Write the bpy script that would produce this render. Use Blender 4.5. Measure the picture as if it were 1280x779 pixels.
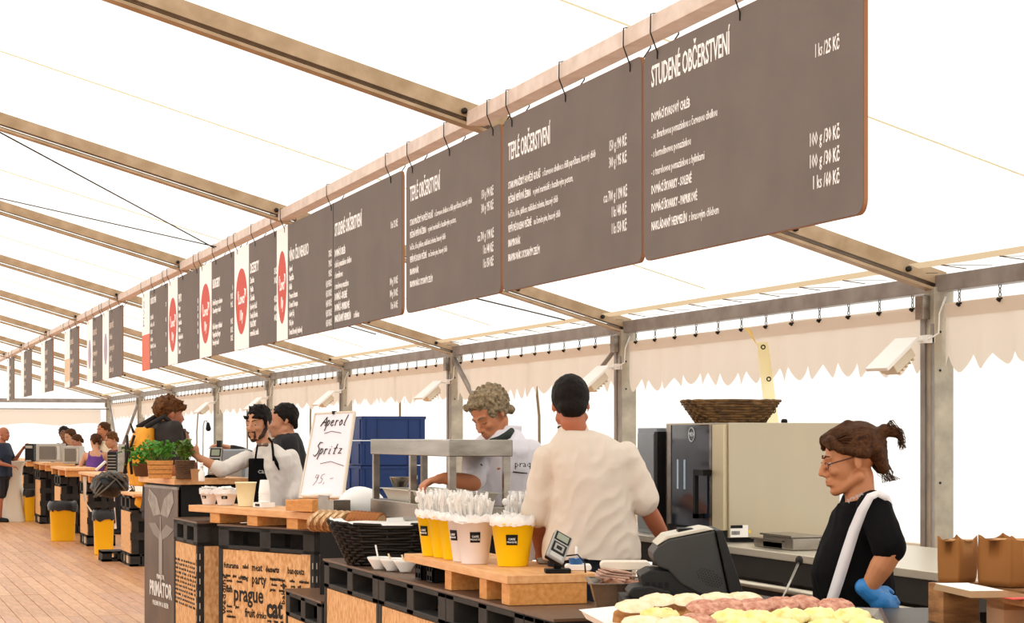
import bpy, bmesh, math, random
from mathutils import Vector, Matrix, noise, Euler
from math import sin, cos, tan, atan, pi, radians as R
random.seed(7)
for o in list(bpy.data.objects): bpy.data.objects.remove(o)
COL = bpy.context.scene.collection
SC = bpy.context.scene
# ---------------------------------------------------------------- camera
F, TH, YH, CZ = 2400.0, 0.3315, 543.5, 1.6
cam = bpy.data.cameras.new('camera'); cam.sensor_width = 36; cam.lens = F*36/1280
cam.shift_y = (YH-389.5)/1280; cam.clip_start = .1; cam.clip_end = 300
co = bpy.data.objects.new('camera', cam); COL.objects.link(co)
co.location = (0, 0, CZ); co.rotation_euler = (pi/2, 0, -TH)
SC.camera = co
# ---------------------------------------------------------------- world, sun, exposure
w = bpy.data.worlds.new('sky'); SC.world = w; w.use_nodes = True
bg = w.node_tree.nodes['Background']; bg.inputs[0].default_value = (1.0, 1.0, 1.0, 1); bg.inputs[1].default_value = 1.35
sl = bpy.data.lights.new('sun', 'SUN'); sl.energy = 2.2; sl.angle = R(8); sl.color = (1, .97, .92)
so = bpy.data.objects.new('sun', sl); COL.objects.link(so); so.rotation_euler = (R(38), R(-22), 0)
SC.view_settings.view_transform = 'Standard'; SC.view_settings.look = 'None'
SC.view_settings.gamma = 1; SC.view_settings.use_curve_mapping = False
SC.view_settings.exposure = 0.0
SC.cycles.use_denoising = True
SC.cycles.max_bounces = 10; SC.cycles.diffuse_bounces = 5; SC.cycles.transmission_bounces = 8; SC.cycles.transparent_max_bounces = 8
# ---------------------------------------------------------------- pixel helpers (photograph is 1280 x 779)
def at(px, py, z):
    xc = (px-640)/F*z
    return Vector((xc*cos(TH)+z*sin(TH), z*cos(TH)-xc*sin(TH), CZ-(py-YH)/F*z))
def ang(px): return TH+atan((px-640)/F)
def Yof(px, X): return X/tan(ang(px))
def Xof(px, Y): return Y*tan(ang(px))
def zat(X, Y): return Y*cos(TH)+X*sin(TH)
def Zof(py, X, Y): return CZ-(py-YH)/F*zat(X, Y)
# ---------------------------------------------------------------- object helpers
def link(o, parent=None):
    COL.objects.link(o)
    if parent: o.parent = parent
    return o
def tag(o, label=None, cat=None, group=None, kind=None):
    if label: o['label'] = label
    if cat: o['category'] = cat
    if group: o['group'] = group
    if kind: o['kind'] = kind
    return o
def thing(name, label, cat, loc=(0, 0, 0), rz=0, group=None):
    o = bpy.data.objects.new(name, None); o.empty_display_size = .1
    o.location = loc; o.rotation_euler = (0, 0, rz)
    COL.objects.link(o); return tag(o, label, cat, group)
def dup(o, parent=None):
    c = o.copy(); COL.objects.link(c); c.parent = parent
    for ch in list(o.children): dup(ch, c)
    return c
class MB:
    def __init__(s): s.v = []; s.f = []; s.sm = []
    def add(s, vs, fs, smooth=False):
        n = len(s.v); s.v += [tuple(v) for v in vs]
        for f in fs: s.f.append([i+n for i in f]); s.sm.append(smooth)
        return s
    def box(s, a, b, M=None):
        x0, y0, z0 = a; x1, y1, z1 = b
        vs = [Vector(p) for p in ((x0,y0,z0),(x1,y0,z0),(x1,y1,z0),(x0,y1,z0),(x0,y0,z1),(x1,y0,z1),(x1,y1,z1),(x0,y1,z1))]
        if M: vs = [M@v for v in vs]
        return s.add(vs, [(0,3,2,1),(4,5,6,7),(0,1,5,4),(1,2,6,5),(2,3,7,6),(3,0,4,7)])
    def cbox(s, c, d, M=None):
        return s.box([c[i]-d[i]/2 for i in range(3)], [c[i]+d[i]/2 for i in range(3)], M)
    def beam(s, p, q, w, h, up=Vector((0,0,1))):
        p = Vector(p); q = Vector(q); d = (q-p).normalized()
        if abs(d.dot(up)) > .99: up = Vector((0,1,0))
        r = d.cross(up).normalized(); u = r.cross(d)
        vs = []
        for e in (p, q):
            for a, b in ((-1,-1),(1,-1),(1,1),(-1,1)): vs.append(e+r*a*w/2+u*b*h/2)
        return s.add(vs, [(3,2,1,0),(4,5,6,7),(0,1,5,4),(1,2,6,5),(2,3,7,6),(3,0,4,7)])
    def tube(s, pts, r, n=8, cap=True, smooth=True):
        pts = [Vector(p) for p in pts]; rs = r if isinstance(r, (list, tuple)) else [r]*len(pts)
        vs = []; up = None
        for i, p in enumerate(pts):
            t = (pts[min(i+1, len(pts)-1)]-pts[max(i-1, 0)]).normalized()
            if up is None: up = Vector((0,0,1)) if abs(t.z) < .9 else Vector((1,0,0))
            a = t.cross(up)
            if a.length < 1e-4: a = t.orthogonal()
            a.normalize(); b = a.cross(t); up = b
            for k in range(n):
                an = 2*pi*k/n; vs.append(p+(a*cos(an)+b*sin(an))*rs[i])
        fs = []
        for i in range(len(pts)-1):
            for k in range(n):
                fs.append((i*n+k, i*n+(k+1)%n, (i+1)*n+(k+1)%n, (i+1)*n+k))
        if cap: fs.append(tuple(range(n))[::-1]); fs.append(tuple((len(pts)-1)*n+k for k in range(n)))
        return s.add(vs, fs, smooth)
    def lathe(s, prof, n=24, c=(0,0,0), M=None, cap=True, smooth=True):
        vs = []
        for r, z in prof:
            for k in range(n):
                a = 2*pi*k/n; v = Vector((c[0]+r*cos(a), c[1]+r*sin(a), c[2]+z)); vs.append(M@v if M else v)
        fs = []
        for i in range(len(prof)-1):
            for k in range(n): fs.append((i*n+k, i*n+(k+1)%n, (i+1)*n+(k+1)%n, (i+1)*n+k))
        if cap: fs.append(tuple(range(n))[::-1]); fs.append(tuple((len(prof)-1)*n+k for k in range(n)))
        return s.add(vs, fs, smooth)
    def ell(s, c, r, M=None, seg=16, ring=10):
        c = Vector(c); vs = []; fs = []
        if not isinstance(r, (tuple, list, Vector)): r = (r, r, r)
        for i in range(1, ring):
            t = pi*i/ring
            for k in range(seg):
                a = 2*pi*k/seg; v = Vector((r[0]*sin(t)*cos(a), r[1]*sin(t)*sin(a), r[2]*cos(t)))
                vs.append(c+(M@v if M else v))
        a = Vector((0,0,r[2])); vs.append(c+(M@a if M else a)); vs.append(c-(M@a if M else a)); N = len(vs)
        for i in range(ring-2):
            for k in range(seg): fs.append((i*seg+k, (i+1)*seg+k, (i+1)*seg+(k+1)%seg, i*seg+(k+1)%seg))
        for k in range(seg):
            fs.append((N-2, k, (k+1)%seg)); fs.append((N-1, (ring-2)*seg+(k+1)%seg, (ring-2)*seg+k))
        return s.add(vs, fs, True)
    def cone(s, p, q, r0, r1, n=12):
        "capsule with two radii"
        p = Vector(p); q = Vector(q); d = q-p; L = d.length or 1e-6; d = d/L
        pts = []; rs = []
        for t in (-.95, -.7, -.35): pts.append(p+d*r0*t); rs.append(r0*math.sqrt(1-t*t))
        pts.append(p); rs.append(r0); pts.append(q); rs.append(r1)
        for t in (.35, .7, .95): pts.append(q+d*r1*t); rs.append(r1*math.sqrt(1-t*t))
        return s.tube(pts, rs, n)
    def prism(s, poly, y0, y1, M=None):
        "polygon in XZ extruded along Y"
        n = len(poly); vs = [Vector((x, y0, z)) for x, z in poly]+[Vector((x, y1, z)) for x, z in poly]
        if M: vs = [M@v for v in vs]
        fs = [tuple(range(n)), tuple(range(2*n-1, n-1, -1))]
        for i in range(n): j = (i+1) % n; fs.append((j, i, i+n, j+n))
        return s.add(vs, fs)
    def mesh(s, name):
        me = bpy.data.meshes.new(name); me.from_pydata(s.v, [], s.f)
        for p, sm in zip(me.polygons, s.sm): p.use_smooth = sm
        me.update(); return me
    def build(s, name, mat, parent=None, loc=None, bevel=0):
        o = bpy.data.objects.new(name, s.mesh(name)); link(o, parent)
        o.data.materials.append(mat)
        if loc: o.location = loc
        if bevel:
            m = o.modifiers.new('bevel', 'BEVEL'); m.width = bevel; m.segments = 2; m.limit_method = 'ANGLE'
        return o
def share(name, mesh, parent, loc, rot=(0,0,0)):
    o = bpy.data.objects.new(name, mesh); link(o, parent); o.location = loc; o.rotation_euler = rot; return o
# ---------------------------------------------------------------- materials
def srgb(c):
    if isinstance(c, str): c = [int(c[i:i+2], 16)/255 for i in (0, 2, 4)]
    return tuple(x/12.92 if x <= .04045 else ((x+.055)/1.055)**2.4 for x in c)+(1,)
MATS = {}
def mat(name, col, rough=.6, metal=0, var=0, scale=8, bump=0, bscale=60, col2=None, stretch=None, spec=.4, coat=0, sub=0):
    if name in MATS: return MATS[name]
    m = bpy.data.materials.new(name); MATS[name] = m; m.use_nodes = True
    nt = m.node_tree; b = nt.nodes['Principled BSDF']
    c = srgb(col); b.inputs['Base Color'].default_value = c
    b.inputs['Roughness'].default_value = rough; b.inputs['Metallic'].default_value = metal
    b.inputs['Specular IOR Level'].default_value = spec; b.inputs['Coat Weight'].default_value = coat
    if sub:
        b.inputs['Subsurface Weight'].default_value = sub; b.inputs['Subsurface Radius'].default_value = (.01, .004, .002); b.inputs['Subsurface Scale'].default_value = 1
    if var or bump:
        tc = nt.nodes.new('ShaderNodeTexCoord'); mp = nt.nodes.new('ShaderNodeMapping')
        nt.links.new(tc.outputs['Object'], mp.inputs[0])
        if stretch: mp.inputs['Scale'].default_value = stretch
    if var:
        n = nt.nodes.new('ShaderNodeTexNoise'); n.inputs['Scale'].default_value = scale; n.inputs['Detail'].default_value = 6
        nt.links.new(mp.outputs[0], n.inputs['Vector'])
        rp = nt.nodes.new('ShaderNodeValToRGB'); e = rp.color_ramp.elements
        c2 = srgb(col2) if col2 else tuple(x*(1-var) for x in c[:3])+(1,)
        e[0].position = .32; e[0].color = c2; e[1].position = .68; e[1].color = c
        nt.links.new(n.outputs[0], rp.inputs[0]); nt.links.new(rp.outputs[0], b.inputs['Base Color'])
    if bump:
        n2 = nt.nodes.new('ShaderNodeTexNoise'); n2.inputs['Scale'].default_value = bscale; n2.inputs['Detail'].default_value = 4
        nt.links.new(mp.outputs[0], n2.inputs['Vector'])
        bp = nt.nodes.new('ShaderNodeBump'); bp.inputs['Strength'].default_value = bump; bp.inputs['Distance'].default_value = .01
        nt.links.new(n2.outputs[0], bp.inputs['Height']); nt.links.new(bp.outputs[0], b.inputs['Normal'])
    return m
def fabric(name, col, trans, mix=.9):
    "thin tent cloth: light from outside passes through it"
    m = bpy.data.materials.new(name); m.use_nodes = True; nt = m.node_tree; nt.nodes.clear()
    out = nt.nodes.new('ShaderNodeOutputMaterial'); mx = nt.nodes.new('ShaderNodeMixShader')
    d = nt.nodes.new('ShaderNodeBsdfDiffuse'); t = nt.nodes.new('ShaderNodeBsdfTranslucent')
    d.inputs[0].default_value = srgb(col); t.inputs[0].default_value = srgb(trans); mx.inputs[0].default_value = mix
    nt.links.new(d.outputs[0], mx.inputs[1]); nt.links.new(t.outputs[0], mx.inputs[2]); nt.links.new(mx.outputs[0], out.inputs[0])
    return m
M_roof = fabric('tent_roof_cloth', 'fffdf8', 'fffdf6', .8)
M_wallc = fabric('tent_wall_cloth', 'fffdf8', 'fffcf5', .8)
M_val = fabric('valance_cloth', 'f4ece2', 'e2d2c2', .55)
M_hem = fabric('hem_cloth', 'ece2d0', 'd6c3a4', .6)
M_seam = fabric('seam_cloth', 'fbf8ee', 'f6f0dc', .8)
M_alu = mat('weathered_aluminium', 'bda588', .5, .15, .35, 6, .1, 80, 'a08767', (1, .15, 1))
M_alug = mat('grey_aluminium', 'a09a94', .45, .35, .3, 5, .1, 60, '857d78')
M_post = mat('post_aluminium', 'c0b7a4', .5, .3, .3, 7, .1, 60, '9f9788')
M_rail = mat('rail_aluminium', 'e4d5cb', .5, .1, .15, 9, 0, 60, 'd2bfb2')
M_dark = mat('black_plastic', '181717', .55, 0, .3, 10, spec=.2)
M_blk = mat('dark_metal', '26221e', .5, .4)
M_steel = mat('stainless_steel', 'a8a197', .25, .9, .35, 4, .05, 40, '7d766d', (1, .5, 3))
M_steel2 = mat('brushed_steel', 'b9ad97', .3, .9, .12, 2, 0, 40, None, (1, 1, .1))
M_board = mat('board_grey', '746a65', .75, 0, .14, 3, 0)
M_edge = mat('board_edge_wood', '9c6c4a', .7)
M_white = mat('white_print', 'ffffff', .6)
M_red = mat('red_print', 'cf4a3c', .6)
M_wood = mat('beech_wood', 'eab781', .5, 0, .3, 5, .05, 30, 'd79a60', (1, 6, 6))
M_woodo = mat('orange_wood', 'dfa05c', .55, 0, .25, 6, .05, 40, 'c9853f', (2, 8, 8))
M_osb = mat('osb', 'efc08b', .7, 0, .6, 30, .2, 60, 'c98d54', (1.6, 1.6, .8))
M_pal = mat('black_pallet_plastic', '353331', .6, 0, .35, 14, .1, 60, spec=.2)
M_pale = mat('pale_cut_wood', 'f2d3ae', .6, 0, .15, 9)
M_rustic = mat('old_pallet_wood', 'b9824e', .75, 0, .6, 6, .25, 40, '6b4424', (1, 1, 5))
M_paper = mat('white_paper', 'f8f6f2', .6)
M_wplas = mat('white_plastic', 'f4f2ee', .4, sub=0)
M_yel = mat('yellow_plastic', 'f6b913', .4)
M_yelb = mat('yellow_bucket', 'ffd400', .35)
M_blue = mat('blue_crate_plastic', '183a78', .45, 0, .25, 3)
M_bag = mat('black_bin_bag', '1c1b1c', .35, 0, 0, 8, .6, 30)
M_kraft = mat('brown_kraft_paper', '9a642c', .75, 0, .2, 4, .05, 30)
def text(body, size, mat_, parent, loc, rot=(pi/2, 0, 0), sx=1, name='lettering', align='LEFT', bold=0, ext=.0006, shear=0, ls=1, fit=None):
    c = bpy.data.curves.new(name, 'FONT'); c.body = body; c.size = size; c.align_x = align; c.extrude = ext
    c.offset = bold; c.shear = shear; c.space_line = ls; c.resolution_u = 2 if size > .1 else 1; c.materials.append(mat_)
    o = bpy.data.objects.new(name, c); link(o, parent); o.location = loc; o.rotation_euler = rot; o.scale = (sx, 1, 1)
    if fit: o['fit'] = fit
    TEXTS.append(o); return o
TEXTS = []
def flush_text():
    "glyph outlines become plain meshes, one per line of lettering"
    bpy.context.view_layer.update(); dg = bpy.context.evaluated_depsgraph_get()
    for o in list(TEXTS):
        me = bpy.data.meshes.new_from_object(o.evaluated_get(dg)); n = bpy.data.objects.new('x', me)
        nm = o.name; o.name = 'old'; n.name = nm
        if 'fit' in o:
            xs = [v.co.x for v in me.vertices]
            if xs: o.scale.x = o['fit']/max(max(xs)-min(xs), 1e-4)
        link(n, o.parent); n.location = o.location; n.rotation_mode = o.rotation_mode
        n.rotation_euler = o.rotation_euler; n.rotation_quaternion = o.rotation_quaternion; n.scale = o.scale
        if not me.materials: me.materials.append(o.data.materials[0])
        bpy.data.objects.remove(o)
    TEXTS.clear()
# ================================================================ SETTING
D, HE, Y0, DR, HR, BAY = 6.414, .89, 10.556, 3.378, 1.753, 5.0
SL = (HR-HE)/(D-DR)
NF = 9                                # frames 0..8
fx = [1169, 779.7, 567, 431, 339, 272, 215.6, 175.6, 136]
FY = [Y0-BAY]+[Yof(x, D) for x in fx]
RX, LX = -1.5, -9.4                   # ridge, far eave
def roofZ(X): return CZ+HE+.14+SL*(D-max(X, RX)) if X >= RX else CZ+HE+.14+SL*(D-RX)-SL*(RX-X)
YN, YF = -3.0, FY[-1]
# floor: base plus nailed planks where the photograph shows them
fb = MB().box((LX-.2, YN-.2, -.12), (D+.3, YF+.4, -.022)).build('floor', mat('floor_base', 'c9925f', .5, 0, .35, 2, .1, 30, '9c6a42'))
tag(fb, kind='structure')
pm = []
for k, (a, b) in enumerate((('d79f6d', 'b67c4d'), ('cf9563', 'a8703f'), ('dba877', 'bd8558'), ('d39a72', 'a97655'))):
    pm.append(mat('floor_plank_%d' % k, a, .38, 0, .3, 3, .05, 30, b, (6, 1, 1), spec=.5))
PW, PL = .135, 2.45
def mkplank(m):
    b = MB().box((-PW/2+.003, -PL/2+.004, -.0215), (PW/2-.003, PL/2-.004, 0)); me = b.mesh('plank'); me.materials.append(m); return me
pms = [mkplank(m) for m in pm]
px0 = .30; npk = 0
rows = [13.6+PL*i for i in range(9)]
for j, yc in enumerate(rows):
    for i in range(24):
        x = px0+PW*(i+.5)
        share('plank', random.choice(pms), fb, (x, yc, random.uniform(-.0015, 0.0005))); npk += 1
# plain floor sheet fills everywhere the planks stop
xs0, xs1, ys0, ys1 = px0, px0+24*PW, rows[0]-PL/2, rows[-1]+PL/2
flm = bpy.data.materials.new('floor_board_sheet'); flm.use_nodes = True
nt = flm.node_tree; bb = nt.nodes['Principled BSDF']; bb.inputs['Roughness'].default_value = .4
tc = nt.nodes.new('ShaderNodeTexCoord'); mp = nt.nodes.new('ShaderNodeMapping'); mp.inputs['Rotation'].default_value = (0, 0, pi/2)
br = nt.nodes.new('ShaderNodeTexBrick'); br.inputs['Color1'].default_value = srgb('cf9765'); br.inputs['Color2'].default_value = srgb('be8656')
br.inputs['Mortar'].default_value = srgb('6f4728'); br.inputs['Scale'].default_value = 1; br.inputs['Mortar Size'].default_value = .004
br.inputs['Brick Width'].default_value = 2.45; br.inputs['Row Height'].default_value = .135; br.offset = 0
nt.links.new(tc.outputs['Object'], mp.inputs[0]); nt.links.new(mp.outputs[0], br.inputs[0]); nt.links.new(br.outputs[0], bb.inputs['Base Color'])
fs = MB()
for a, b in (((LX-.2, YN-.2), (xs0, YF+.4)), ((xs1, YN-.2), (D+.3, YF+.4)), ((xs0, YN-.2), (xs1, ys0)), ((xs0, ys1), (xs1, YF+.4))):
    fs.box((a[0], a[1], -.021), (b[0], b[1], -.001))
tag(fs.build('floor_boards', flm, fb))
# tent cloth: roof, long walls, gables
def sheet(name, quads, m, kind='structure'):
    b = MB()
    for q in quads: b.add(q, [tuple(range(len(q)))])
    return tag(b.build(name, m), kind=kind)
XO = D+.16
zE = roofZ(XO); zR = roofZ(RX); zL = roofZ(LX)
# roof cloth sags a little between frames
rb = MB()
xsn = [XO, 5.4, 4.2, 3.0, 1.8, .6, RX, -3.5, -5.5, -7.5, LX]
ysn = []; FYa = [YN, FY[0]]+FY[1:]+[YF+.3]
FYa = sorted(set([YN, FY[0]-.001]+FY+[YF+.3]))
for a, b in zip(FYa[:-1], FYa[1:]):
    for k in range(6): ysn.append((a+(b-a)*k/6, .05*sin(pi*k/6) if b-a > 2 else 0))
ysn.append((FYa[-1], 0))
vs = [(x, y, roofZ(x)-s*(1 if 0 < i < len(xsn)-1 and x != RX else .0)) for (y, s) in ysn for i, x in enumerate(xsn)]
nx = len(xsn); fsx = [(j*nx+i, j*nx+i+1, (j+1)*nx+i+1, (j+1)*nx+i) for j in range(len(ysn)-1) for i in range(nx-1)]
tag(rb.add(vs, fsx, True).build('ceiling', M_roof), kind='structure')
sheet('wall_right', [[(XO, YN, 0), (XO, YF+.3, 0), (XO, YF+.3, zE), (XO, YN, zE)]], M_wallc)
sheet('wall_left', [[(LX, YN, 0), (LX, YF+.3, 0), (LX, YF+.3, zL), (LX, YN, zL)]], M_wallc)
for nm, y in (('wall_back', YF+.12), ('wall_front', YN)):
    sheet(nm, [[(LX, y, 0), (XO, y, 0), (XO, y, zE), (RX, y, zR), (LX, y, zL)]], M_wallc)
# frames
ordn = ['nearest the camera', 'first', 'second', 'third', 'fourth', 'fifth', 'sixth', 'seventh', 'eighth', 'ninth']
RH, RW = .135, .085
def raf_pt(X, y, dz=0): return Vector((X, y, CZ+HE+SL*(D-X)+dz))
for n, y in enumerate(FY):
    lab = ordn[n]
    if n > 0:
        p = thing('tent_post', 'aluminium tent post carrying the %s rafter counted from the sandwich counter' % lab, 'post', (D, y, 0)); p['kind'] = 'structure'
        MB().box((-.05, -.07, 0), (.09, .055, CZ+HE+.03)).build('post_profile', M_post, p, bevel=.006)
        MB().box((-.062, .02, 0), (-.045, .075, CZ+HE-.16)).box((-.062, -.07, 0), (-.05, -.045, CZ+HE-.2)).build('keder_track', M_alug, p)
        MB().box((-.10, -.02, CZ+HE-.17), (-.05, .075, CZ+HE-.02)).build('bracket', M_steel, p, bevel=.004)
        bh = MB()
        for zz in (.9, 1.3, CZ+HE-.25, 2.0): bh.tube([(-.008, -.074, zz), (-.008, -.068, zz)], .008, 8)
        bh.build('bolt', M_blk, p)
    rf = thing('tent_rafter', 'sloping aluminium rafter under the tent roof, %s from the sandwich counter' % lab, 'rafter', (D, y, 0)); rf['kind'] = 'structure'
    a = raf_pt(D+.02, 0)-Vector((D, 0, 0)); b = raf_pt(RX, 0)-Vector((D, 0, 0)); up = Vector((SL, 0, 1)).normalized()
    MB().beam(a+up*(RH/2+.022), b+up*(RH/2+.022), RW, RH-.045).build('web', M_alu, rf)
    MB().beam(a+up*.010, b+up*.010, RW+.006, .018).build('lower_flange', M_alu, rf)
    MB().beam(a+up*.0225, b+up*.0225, RW-.022, .009).build('groove', M_blk, rf)
    # bolt heads where the purlin and the eave meet it
    bb_ = MB()
    for X in (DR-.07, D-.22, D-1.0):
        c = raf_pt(X, 0, .075)-Vector((D, 0, 0)); bb_.tube([c+Vector((0, -RW/2-.02, 0)), c+Vector((0, -RW/2+.005, 0))], .018, 8)
    bb_.build('bolt', M_blk, rf)
    q = raf_pt(RX, 0)-Vector((D, 0, 0)); e = Vector((LX-D, 0, zL-.14))
    MB().beam(q+Vector((0, 0, .08)), e+Vector((0, 0, .08)), RW, RH).build('far_web', M_alu, rf)
ZR = CZ+HR
for n in range(len(FY)-1):
    y0, y1 = FY[n]+RW/2, FY[n+1]-RW/2
    o = MB().beam((D+.02, y0, CZ+HE+.052), (D+.02, y1, CZ+HE+.052), .09, .104).build('eave_beam', M_alug, bevel=.004)
    tag(o, 'grey eave beam spanning the bay behind the %s post from the sandwich counter' % ordn[n+1] if n else 'grey eave beam nearest the kraft paper bags', 'beam', kind='structure')
    o = MB().box((DR-.055, y0, ZR+.012), (DR+.055, y1, ZR+.092)).build('purlin', M_rail, bevel=.004)
    tag(o, 'pale rail carrying menu boards, bay ending at the %s rafter' % ordn[n+1], 'rail', kind='structure')
# gable bar at the far end
tag(MB().beam((D, YF-.0, CZ+HE+.0), (-6, YF-.0, CZ+HE+.0), .08, .1).build('end_beam', M_alug), 'grey horizontal bar across the far end wall of the tent', 'beam', kind='structure')
tag(MB().beam((D, YF-.06, CZ+HE-.22), (-6, YF-.06, CZ+HE-.22), .02, .03).build('curtain_rail', M_alug), 'thin curtain rail under the bar of the far end wall', 'rail', kind='structure')
def roofpt(px, py, drop=.03):
    d = at(px, py, 1)-Vector((0, 0, CZ)); a = CZ+HE+.14+SL*D-drop
    t = (a-CZ)/(d.z+SL*d.x); return Vector((0, 0, CZ))+d*t
# roof cross cables and cloth seams
for (p, q) in (((279, 316), (-40, 144)), ((272, 309), (-40, 239))):
    a = roofpt(*p, .1); b = roofpt(*q, .1)
    tag(MB().tube([a, b], .006, 6).build('bracing_cable', M_blk), 'thin steel bracing cable running up under the roof, %s of the crossing pair' % ('steeper' if q[1] == 144 else 'flatter'), 'cable')
a = at(586, 372, 14.6); b = at(706, 398, 15.4)
for (p, q, lb) in (((586, 371, 15), (706, 400, 15.5), 'below the second and third menu boards'), ((340, 380, 19), (470, 418, 19.5), 'behind the white edged menu board')):
    tag(MB().tube([at(*p), at(*q)], .006, 6).build('bracing_cable', M_blk), 'slack dark cable %s' % lb, 'cable')
seam = MB()
for n in range(len(FY)-1):
    y = (FY[n]+FY[n+1])/2
    seam.tube([(D-.4, y, roofZ(D-.4)-.055), (D-2.5, y, roofZ(D-2.5)-.062), (DR-.5, y, roofZ(DR-.5)-.062), (RX, y, roofZ(RX)-.06)], .005, 5)
tag(seam.build('ceiling_seam', M_seam), kind='structure')
# ---------------------------------------------------------------- hems with lacing, valances on chains
for n in range(0, len(FY)-1):
    y0, y1 = FY[n]+.08, FY[n+1]-.1
    h = thing('roof_hem', 'beige roof hem laced with cord to the eave beam, %s' % ('right of the first post' if n == 0 else 'beyond the %s post' % ordn[n]), 'tent hem', (D, y0, 0)); h['kind'] = 'structure'
    NN = 24; vs = []; fs_ = []
    for k in range(NN+1):
        y = (y1-y0)*k/NN; s = .03*sin(k*pi/2) if k % 2 else 0
        vs += [(-.25+.0, y, roofZ(D-.25)-.05), (-.18+abs(s)*.5, y, roofZ(D-.18)-.055)]
    fs_ = [(2*k, 2*k+1, 2*k+3, 2*k+2) for k in range(NN)]
    MB().add(vs, fs_).build('hem_strip', M_hem, h)
    lc = MB(); c = 0; y = .15
    while y < y1-y0-.15:
        lc.tube([(-.185, y, roofZ(D-.185)-.058), (-.06, y-.08, CZ+HE+.11)], .003, 4); lc.tube([(-.185, y, roofZ(D-.185)-.058), (-.06, y-.36, CZ+HE+.11)], .002, 4)
        y += .62
    tag(lc.build('lacing_cord', mat('cord_brown', '6b5a44', .8), h), kind='stuff')
y0h = FY[0]
def valance(y0, y1, label, seed):
    rnd = random.Random(seed)
    v = thing('valance', label, 'valance', (D+.03, y0, 0), group='scalloped valances under the eave beam')
    L = y1-y0; zt = CZ+HE-.075; NS = int(L/.026); sc = .235
    vs = []; fs_ = []
    for k in range(NS+1):
        y = L*k/NS; ph = (y/sc) % 1.0
        drop = .33+.125*(1-abs(2*ph-1)**1.35)*(.8+.4*noise.noise((y*.9, seed, 2))) + .03*noise.noise((y*1.3, seed, 0))
        wv = .018*sin(y*17+seed)+.03*noise.noise((y*3, seed, 1))
        for j in range(5):
            t = j/4; vs.append((wv*t-.01, y, zt-drop*t-.02*noise.noise((y*.8, seed, 5))))
    fs_ = [(k*5+j, (k+1)*5+j, (k+1)*5+j+1, k*5+j+1) for k in range(NS) for j in range(4)]
    MB().add(vs, fs_, True).build('scalloped_cloth', M_val, v)
    hb = MB(); vs = []
    hb.add([(-.02, 0, zt), (-.02, L, zt), (-.02, L, zt-.09), (-.02, 0, zt-.09)], [(0, 1, 2, 3)]).build('top_band', M_val, v)
    y = .2; nn = int((L-.2)/.42); cm = None
    for k in range(nn+1):
        y = .18+k*(L-.36)/max(nn, 1)
        if cm is None:
            cb = MB()
            for q in range(3):
                pts = [(.0 if q % 2 else .008*cos(a), .008*cos(a) if q % 2 else 0, CZ+HE-.01-.026*q+.014*sin(a)) for a in [2*pi*i/8 for i in range(9)]]
                cb.tube(pts, .0028, 5, cap=False)
            cb.tube([(-.0, -.02, CZ+HE-.085), (0, .02, CZ+HE-.085)], .006, 6); cb.tube([(-.02, 0, CZ+HE-.085), (0, 0, CZ+HE-.1)], .01, 6)
            cm = cb.mesh('chain_hook'); cm.materials.append(M_blk)
        share('chain_hook', cm, v, (-.025, y, .0))
    return v
bn = ['over the kraft paper bags', 'between the first and second posts behind the oven', 'between the second and third posts behind the chefs', 'between the third and fourth posts above the blue crates',
      'between the fourth and fifth posts behind the handwritten sign', 'between the fifth and sixth posts behind the barman', 'between the sixth and seventh posts', 'between the seventh and eighth posts', 'in the last bay before the far end wall']
for n in range(len(FY)-1):
    valance(FY[n]+.1, FY[n+1]-.09, 'white scalloped cloth valance %s' % bn[n], n*3+1)
# far end curtain valance
b = MB(); vs = []; NS = 80
for k in range(NS+1):
    x = -5+11.2*k/NS; vs += [(x, YF-.02, CZ+HE-.24), (x, YF-.04+.02*sin(x*6), CZ+HE-.62-.03*sin(x*4))]
tag(b.add(vs, [(2*k, 2*k+2, 2*k+3, 2*k+1) for k in range(NS)], True).build('valance', M_val), 'long white valance hanging along the far end wall', 'valance')
# straps, diagonal braces, wall ropes
def stick(name, p, q, r, m, label, cat, flat=None):
    o = (MB().beam(p, q, flat, r) if flat else MB().tube([p, q], r, 8)).build(name, m); return tag(o, label, cat)
xw = D-.02
stick('diagonal_brace', at(779, 424, zat(D-.06, FY[2])), at(733, 484, zat(D-.06, FY[2])*1.03), .02, M_alug, 'dark diagonal brace beside the second post, behind the dark-haired chef', 'brace')
stick('diagonal_brace', at(566, 446, zat(D-.08, FY[3])), at(592, 496, zat(D-.08, FY[3])*.97), .028, M_alug, 'diagonal brace leaning off the third post above the grey-haired chef', 'brace')
stick('diagonal_brace', at(172, 506, zat(D-.1, FY[8])*.99), at(152, 562, zat(D-.1, FY[8])), .035, M_alug, 'dark diagonal brace near the far corner of the tent', 'brace')
stick('diagonal_brace', at(137, 506, zat(D, FY[9])*.99), at(146, 556, zat(D, FY[9])*.96), .03, M_alug, 'brace coming down from the farthest corner post', 'brace')
yy = Yof(950, D-.07)
ys_ = thing('eyelet_strap', 'pale yellow door strap with eyelets hanging above the oven', 'strap', (0, 0, 0))
zs = zat(D-.07, yy)
MB().add([at(946, 428, zs), at(960, 428, zs), at(974, 532, zs), at(957, 532, zs)], [(0, 1, 2, 3)]).build('strap_band', fabric('yellow_strap', 'f8efb4', 'fbf5cc', .75), ys_)
MB().add([at(930, 409, zs*.997), at(938, 411, zs*.997), at(947, 433, zs*.997)], [(0, 1, 2)]).build('loose_flap', fabric('flap', 'f3d88f', 'e8c880', .5), ys_)
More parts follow.
